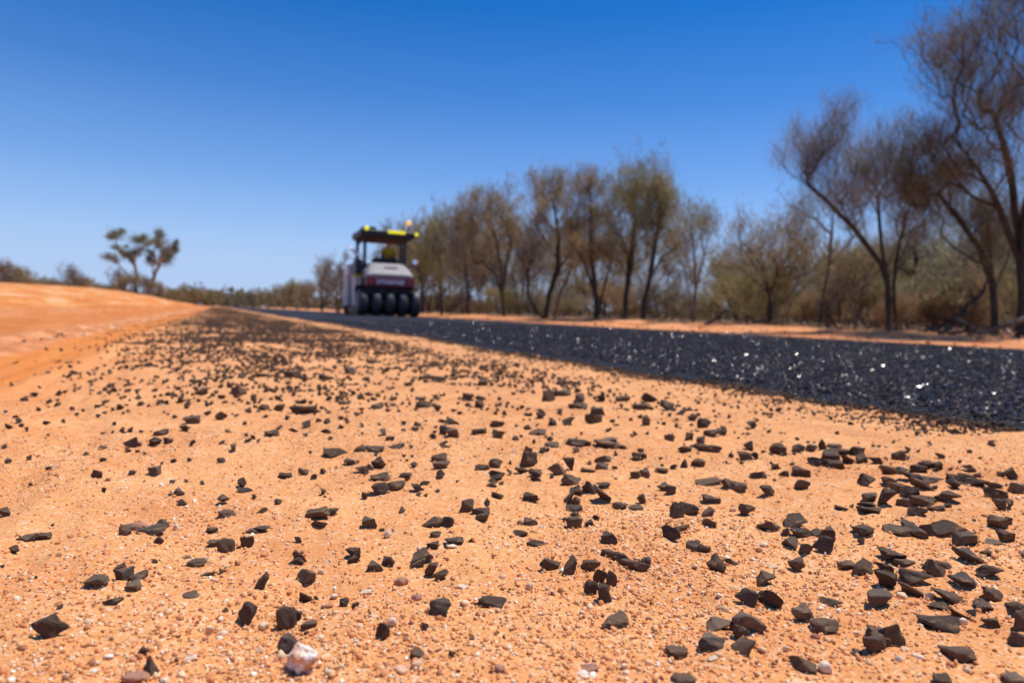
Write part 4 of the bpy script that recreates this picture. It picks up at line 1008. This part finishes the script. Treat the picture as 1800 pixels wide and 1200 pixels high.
# bonnet: sloping front and shoulders
bm = bmesh.new()
sec = [(-.10, .82, .78, 1.29, 1.40), (.18, .82, .70, 1.29, 1.62), (.55, .80, .60, 1.29, 1.80), (1.35, .80, .60, 1.29, 1.84)]
rings = []
for y, wb, wt, z0, z1 in sec:
    zm = z0+(z1-z0)*.45
    rings.append([bm.verts.new(p) for p in ((-wb, y, z0), (wb, y, z0), (wb, y, zm), (wt, y, z1-.03), (wt*.8, y, z1), (-wt*.8, y, z1), (-wt, y, z1-.03), (-wb, y, zm))])
for A, B in zip(rings, rings[1:]):
    for i in range(8): bm.faces.new((A[i], A[(i+1) % 8], B[(i+1) % 8], B[i]))
bm.faces.new(rings[0]); bm.faces.new(rings[-1])
bon = bm_obj('bonnet', bm, M_GREY, rt, .02, 2)
vb = bm_obj('vent', box(-.17, .30, .15, .30, 1.63, 1.66), M_BLACK if False else simple('grey_vent', (.28, .27, .30), .5), bon, .01)
vb.rotation_euler.x = R(0); 
bm_obj('body', box(-.80, .80, 1.36, 4.15, 1.0, 1.62), M_GREY, rt, .04)
bm_obj('rear_cover', box(-.78, .78, 3.3, 4.1, 1.62, 1.95), M_GREY, rt, .06)
# left side: step, fender, tank, posts
bm_obj('fender', box(-1.08, -.84, .78, 1.5, .32, 1.30), M_PANEL, rt, .03)
bm_obj('side_panel', box(-1.12, -.86, 2.3, 3.3, .34, 1.72), M_PANEL, rt, .04)
bm_obj('side_cover', box(-1.14, -.99, 2.27, 2.9, 1.45, 1.80), M_WHITE, rt, .03)
bm_obj('side_panel', box(.86, 1.08, 2.3, 3.3, .5, 1.5), M_GREY, rt, .04)
bm_obj('step_edge', box(-1.10, -.82, .76, 1.55, 1.31, 1.38), M_YELLOW, rt, .01)
bm_obj('control_box', box(-1.04, -.80, .95, 1.45, 1.385, 1.92), M_BLACK, rt, .03)
bm_obj('operator_platform', box(-.84, .84, 1.40, 3.25, 1.62, 1.68), M_BLACK, rt, .01)
for x, y in ((-.70, 1.15), (.76, 1.15), (-.80, 2.15), (.84, 2.15)):
    bm_obj('canopy_post', box(x-.055, x+.055, y-.05, y+.05, 1.5, 2.72), M_BLACK, rt, .01)
bm_obj('canopy', box(-.95, 1.02, .62, 2.60, 2.69, 2.93), M_BLACK, rt, .07, 3)
bm_obj('canopy_lining', box(-.84, .90, .74, 2.5, 2.63, 2.687), simple('brown_lining', (.07, .04, .03), .9), rt, .02)
bm_obj('air_unit', box(-.82, -.35, .85, 1.7, 2.935, 3.05), M_BLACK, rt, .05)
bm_obj('marker_lamp', box(.02, .64, .585, .617, 2.83, 2.93), M_LAMPY, rt, .012)
bm_obj('marker_lamp', ball((-.74, .60, 2.95), .085, sc=(1, .6, .85)), M_LAMPY, rt, smooth=True)
bm_obj('marker_lamp', ball((1.07, .70, 2.86), .065), M_LAMPY, rt, smooth=True)
bc = bm_obj('beacon', tube([(.82, .9, 2.92), (.82, .9, 3.18)], .022), M_BLACK, rt)
bm_obj('dome', ball((.82, .9, 3.25), .085, sc=(1, 1, 1.05)), M_AMBER, bc, smooth=True)
# mirrors, work lamps
mr = bm_obj('mirror', box(-1.06, -.92, .66, .70, 2.40, 2.70), M_BLACK, rt, .02)
def lamp(c, r, mat, arm):
    o = bm_obj('lamp_arm', tube(arm, .02), M_BLACK, rt)
    b = lathe_x([(-.05, r*.6), (.0, r), (.03, r)], 20); 
    L_ = bm_obj('work_lamp', b, mat, o, smooth=False); L_.rotation_euler = (0, 0, R(-90)); L_.location = c
lamp((-1.08, .90, 2.12), .08, M_HEAD, [(-.92, 1.1, 1.9), (-.98, 1.0, 2.1), (-1.08, .93, 2.12)])
lamp((-.92, .88, 2.07), .075, M_HEAD, [(-.92, 1.1, 1.9), (-.92, .95, 2.07)])
wb = bm_obj('mirror', box(-.17, .17, -.03, .03, -.07, .07), M_WHITE, rt, .03); wb.location = (-1.16, .85, 2.20); wb.rotation_euler = (R(-55), R(35), 0)
lamp((1.06, .80, 1.92), .085, M_HEAD, [(.80, 1.1, 1.6), (.98, .95, 1.8), (1.06, .84, 1.92)])
bm_obj('indicator', ball((1.17, .80, 1.91), .045), M_ORANGEL, rt, smooth=True)
bm_obj('mirror', box(1.16, 1.26, .8, .84, 1.56, 1.74), M_BLACK, rt, .02)
for x0, x1 in ((-.80, -.80), (.80, .80)):
    bm_obj('handrail', tube([(x0, 1.2, 1.66), (x0, 1.2, 2.08), (x0, 2.9, 2.08), (x0, 2.9, 1.66)], .022), M_BLACK, rt)
bm_obj('exhaust', tube([(.55, 3.0, 1.9), (.55, 3.0, 2.45), (.60, 3.08, 2.55)], .045), M_STEEL, rt)
bm_obj('water_sprayer', tube([(-.95, -.06, .95), (.95, -.06, .95)], .025), M_BLACK, rt)
# seat, console and wheel
st = bm_obj('seat', box(.10, .66, 1.75, 2.25, 1.80, 1.93), M_BLACK, rt, .04)
bm_obj('backrest', box(.12, .64, 2.25, 2.37, 1.90, 2.42), M_BLACK, rt, .04)
bm_obj('console', box(-.36, .60, 1.42, 1.62, 1.68, 2.02), M_BLACK, rt, .05)
bm = bmesh.new(); n1, n2 = 28, 8; rg = []
for i in range(n1):
    a = 2*math.pi*i/n1; rg.append([bm.verts.new(((.19+.017*math.cos(b))*math.cos(a), (.19+.017*math.cos(b))*math.sin(a), .017*math.sin(b))) for b in [2*math.pi*j/n2 for j in range(n2)]])
for i in range(n1):
    for j in range(n2): bm.faces.new((rg[i][j], rg[(i+1) % n1][j], rg[(i+1) % n1][(j+1) % n2], rg[i][(j+1) % n2]))
for a in (0, 2.1, 4.2): tube([(0, 0, 0), (.19*math.cos(a), .19*math.sin(a), 0)], .012, 6, bm)
sw = bm_obj('steering_wheel', bm, M_BLACK, rt, smooth=True); sw.location = (-.12, 1.60, 2.14); sw.rotation_euler = (R(-38), 0, 0)
bm_obj('steering_column', tube([(-.12, 1.66, 2.13), (-.12, 1.78, 1.7)], .03), M_STEEL, rt)

# operator
def skin_mesh(name, verts, edges, radii, mat, parent, sub=2, rootv=0):
    me = bpy.data.meshes.new(name); me.from_pydata(verts, edges, []); o = bpy.data.objects.new(name, me); COL.objects.link(o)
    o.modifiers.new('s', 'SKIN'); o.modifiers.new('u', 'SUBSURF').levels = sub; o.modifiers['u'].render_levels = sub
    for i, r_ in enumerate(radii):
        me.skin_vertices[0].data[i].radius = (r_ if isinstance(r_, tuple) else (r_, r_)); me.skin_vertices[0].data[i].use_root = (i == rootv)
    bpy.context.view_layer.update(); dg = bpy.context.evaluated_depsgraph_get()
    m2 = bpy.data.meshes.new_from_object(o.evaluated_get(dg)); bpy.data.objects.remove(o)
    for p in m2.polygons: p.use_smooth = True
    return link(name, m2, mat, parent)
pe = empty('person', (RX+.38, RY+2.02, .12), R(12))
tag(pe, 'seated roller operator in yellow hi-vis shirt and orange hard hat', 'person')
z0 = 1.98
vb = [(0, 0, z0), (0, .02, z0+.20), (0, .0, z0+.38), (0, -.01, z0+.47), (0, -.02, z0+.55), (0, -.03, z0+.64), (0, -.03, z0+.70)]
ed = [(i, i+1) for i in range(6)]; rd = [(.15, .12), (.13, .10), (.16, .11), (.07, .07), (.055, .055), (.085, .095), (.06, .07)]
def add(p, par, r_): vb.append(p); ed.append((par, len(vb)-1)); rd.append(r_); return len(vb)-1
for s_ in (-1, 1):
    sh = add((s_*.19, 0, z0+.40), 2, .06); el = add((s_*.27, -.18, z0+.18), sh, .045)
    wr = add((s_*.10-.22, -.38, z0+.15), el, .03); hd = add((s_*.08-.24, -.44, z0+.16), wr, (.035, .02))
    for k in range(4):
        o_ = (k-1.5)*.018; f1 = add((s_*.08-.24+o_, -.475-.005*k, z0+.165), hd, .010); add((s_*.08-.24+o_, -.495, z0+.14), f1, .008)
    t1 = add((s_*.08-.24-s_*.04, -.45, z0+.155), hd, .011); add((s_*.08-.24-s_*.05, -.475, z0+.145), t1, .009)
    hp = add((s_*.10, -.02, z0-.02), 0, .09); kn = add((s_*.14, -.44, z0-.01), hp, .065); an = add((s_*.14, -.42, z0-.30), kn, .045); add((s_*.14, -.52, z0-.30), an, .04)
body = skin_mesh('body', vb, ed, rd, M_SKIN, pe)
sv = [(0, .0, z0+.02), (0, .02, z0+.20), (0, 0, z0+.38), (0, -.01, z0+.45)]; se = [(0, 1), (1, 2), (2, 3)]; sr = [(.165, .135), (.15, .12), (.18, .125), (.085, .085)]
for s_ in (-1, 1):
    sv.append((s_*.19, 0, z0+.40)); se.append((2, len(sv)-1)); sr.append(.078)
    sv.append((s_*.27, -.18, z0+.18)); se.append((len(sv)-2, len(sv)-1)); sr.append(.062)
skin_mesh('shirt', sv, se, sr, M_HIVIS, pe)
tv = [(0, 0, z0-.01)]; te = []; tq = [(.165, .12)]
for s_ in (-1, 1):
    for a, b in (((s_*.10, -.02, z0-.02), .105), ((s_*.14, -.44, z0-.01), .08), ((s_*.14, -.42, z0-.27), .06)):
        par = 0 if a[1] == -.02 else len(tv)-1
        tv.append(a); te.append((par, len(tv)-1)); tq.append(b)
skin_mesh('trousers', tv, te, tq, M_NAVY, pe)
bm = ball((0, -.03, z0+.70), .115, sc=(.95, 1.1, .85))
bmesh.ops.bisect_plane(bm, geom=bm.verts[:]+bm.edges[:]+bm.faces[:], plane_co=(0, 0, z0+.68), plane_no=(0, 0, -1), clear_outer=True)
hat = bm_obj('hard_hat', bm, M_ORCLOTH, pe, smooth=True)
fm = ball((-.032, -.125, z0+.655), .011, sub=1); ball((.032, -.125, z0+.655), .011, fm, 1)
bm_obj('eyes', fm, M_BLACK, pe)
bm_obj('nose', ball((0, -.135, z0+.625), .016, sub=1, sc=(.8, 1, 1.3)), M_SKIN, pe, smooth=True)
bm_obj('mouth', box(-.022, .022, -.128, -.118, z0+.588, z0+.596), simple('lips', (.3, .12, .1), .6), pe)
for s_ in (-1, 1): bm_obj('ear', ball((s_*.088, -.03, z0+.64), .025, sub=1, sc=(.4, .8, 1.2)), M_SKIN, pe, smooth=True)
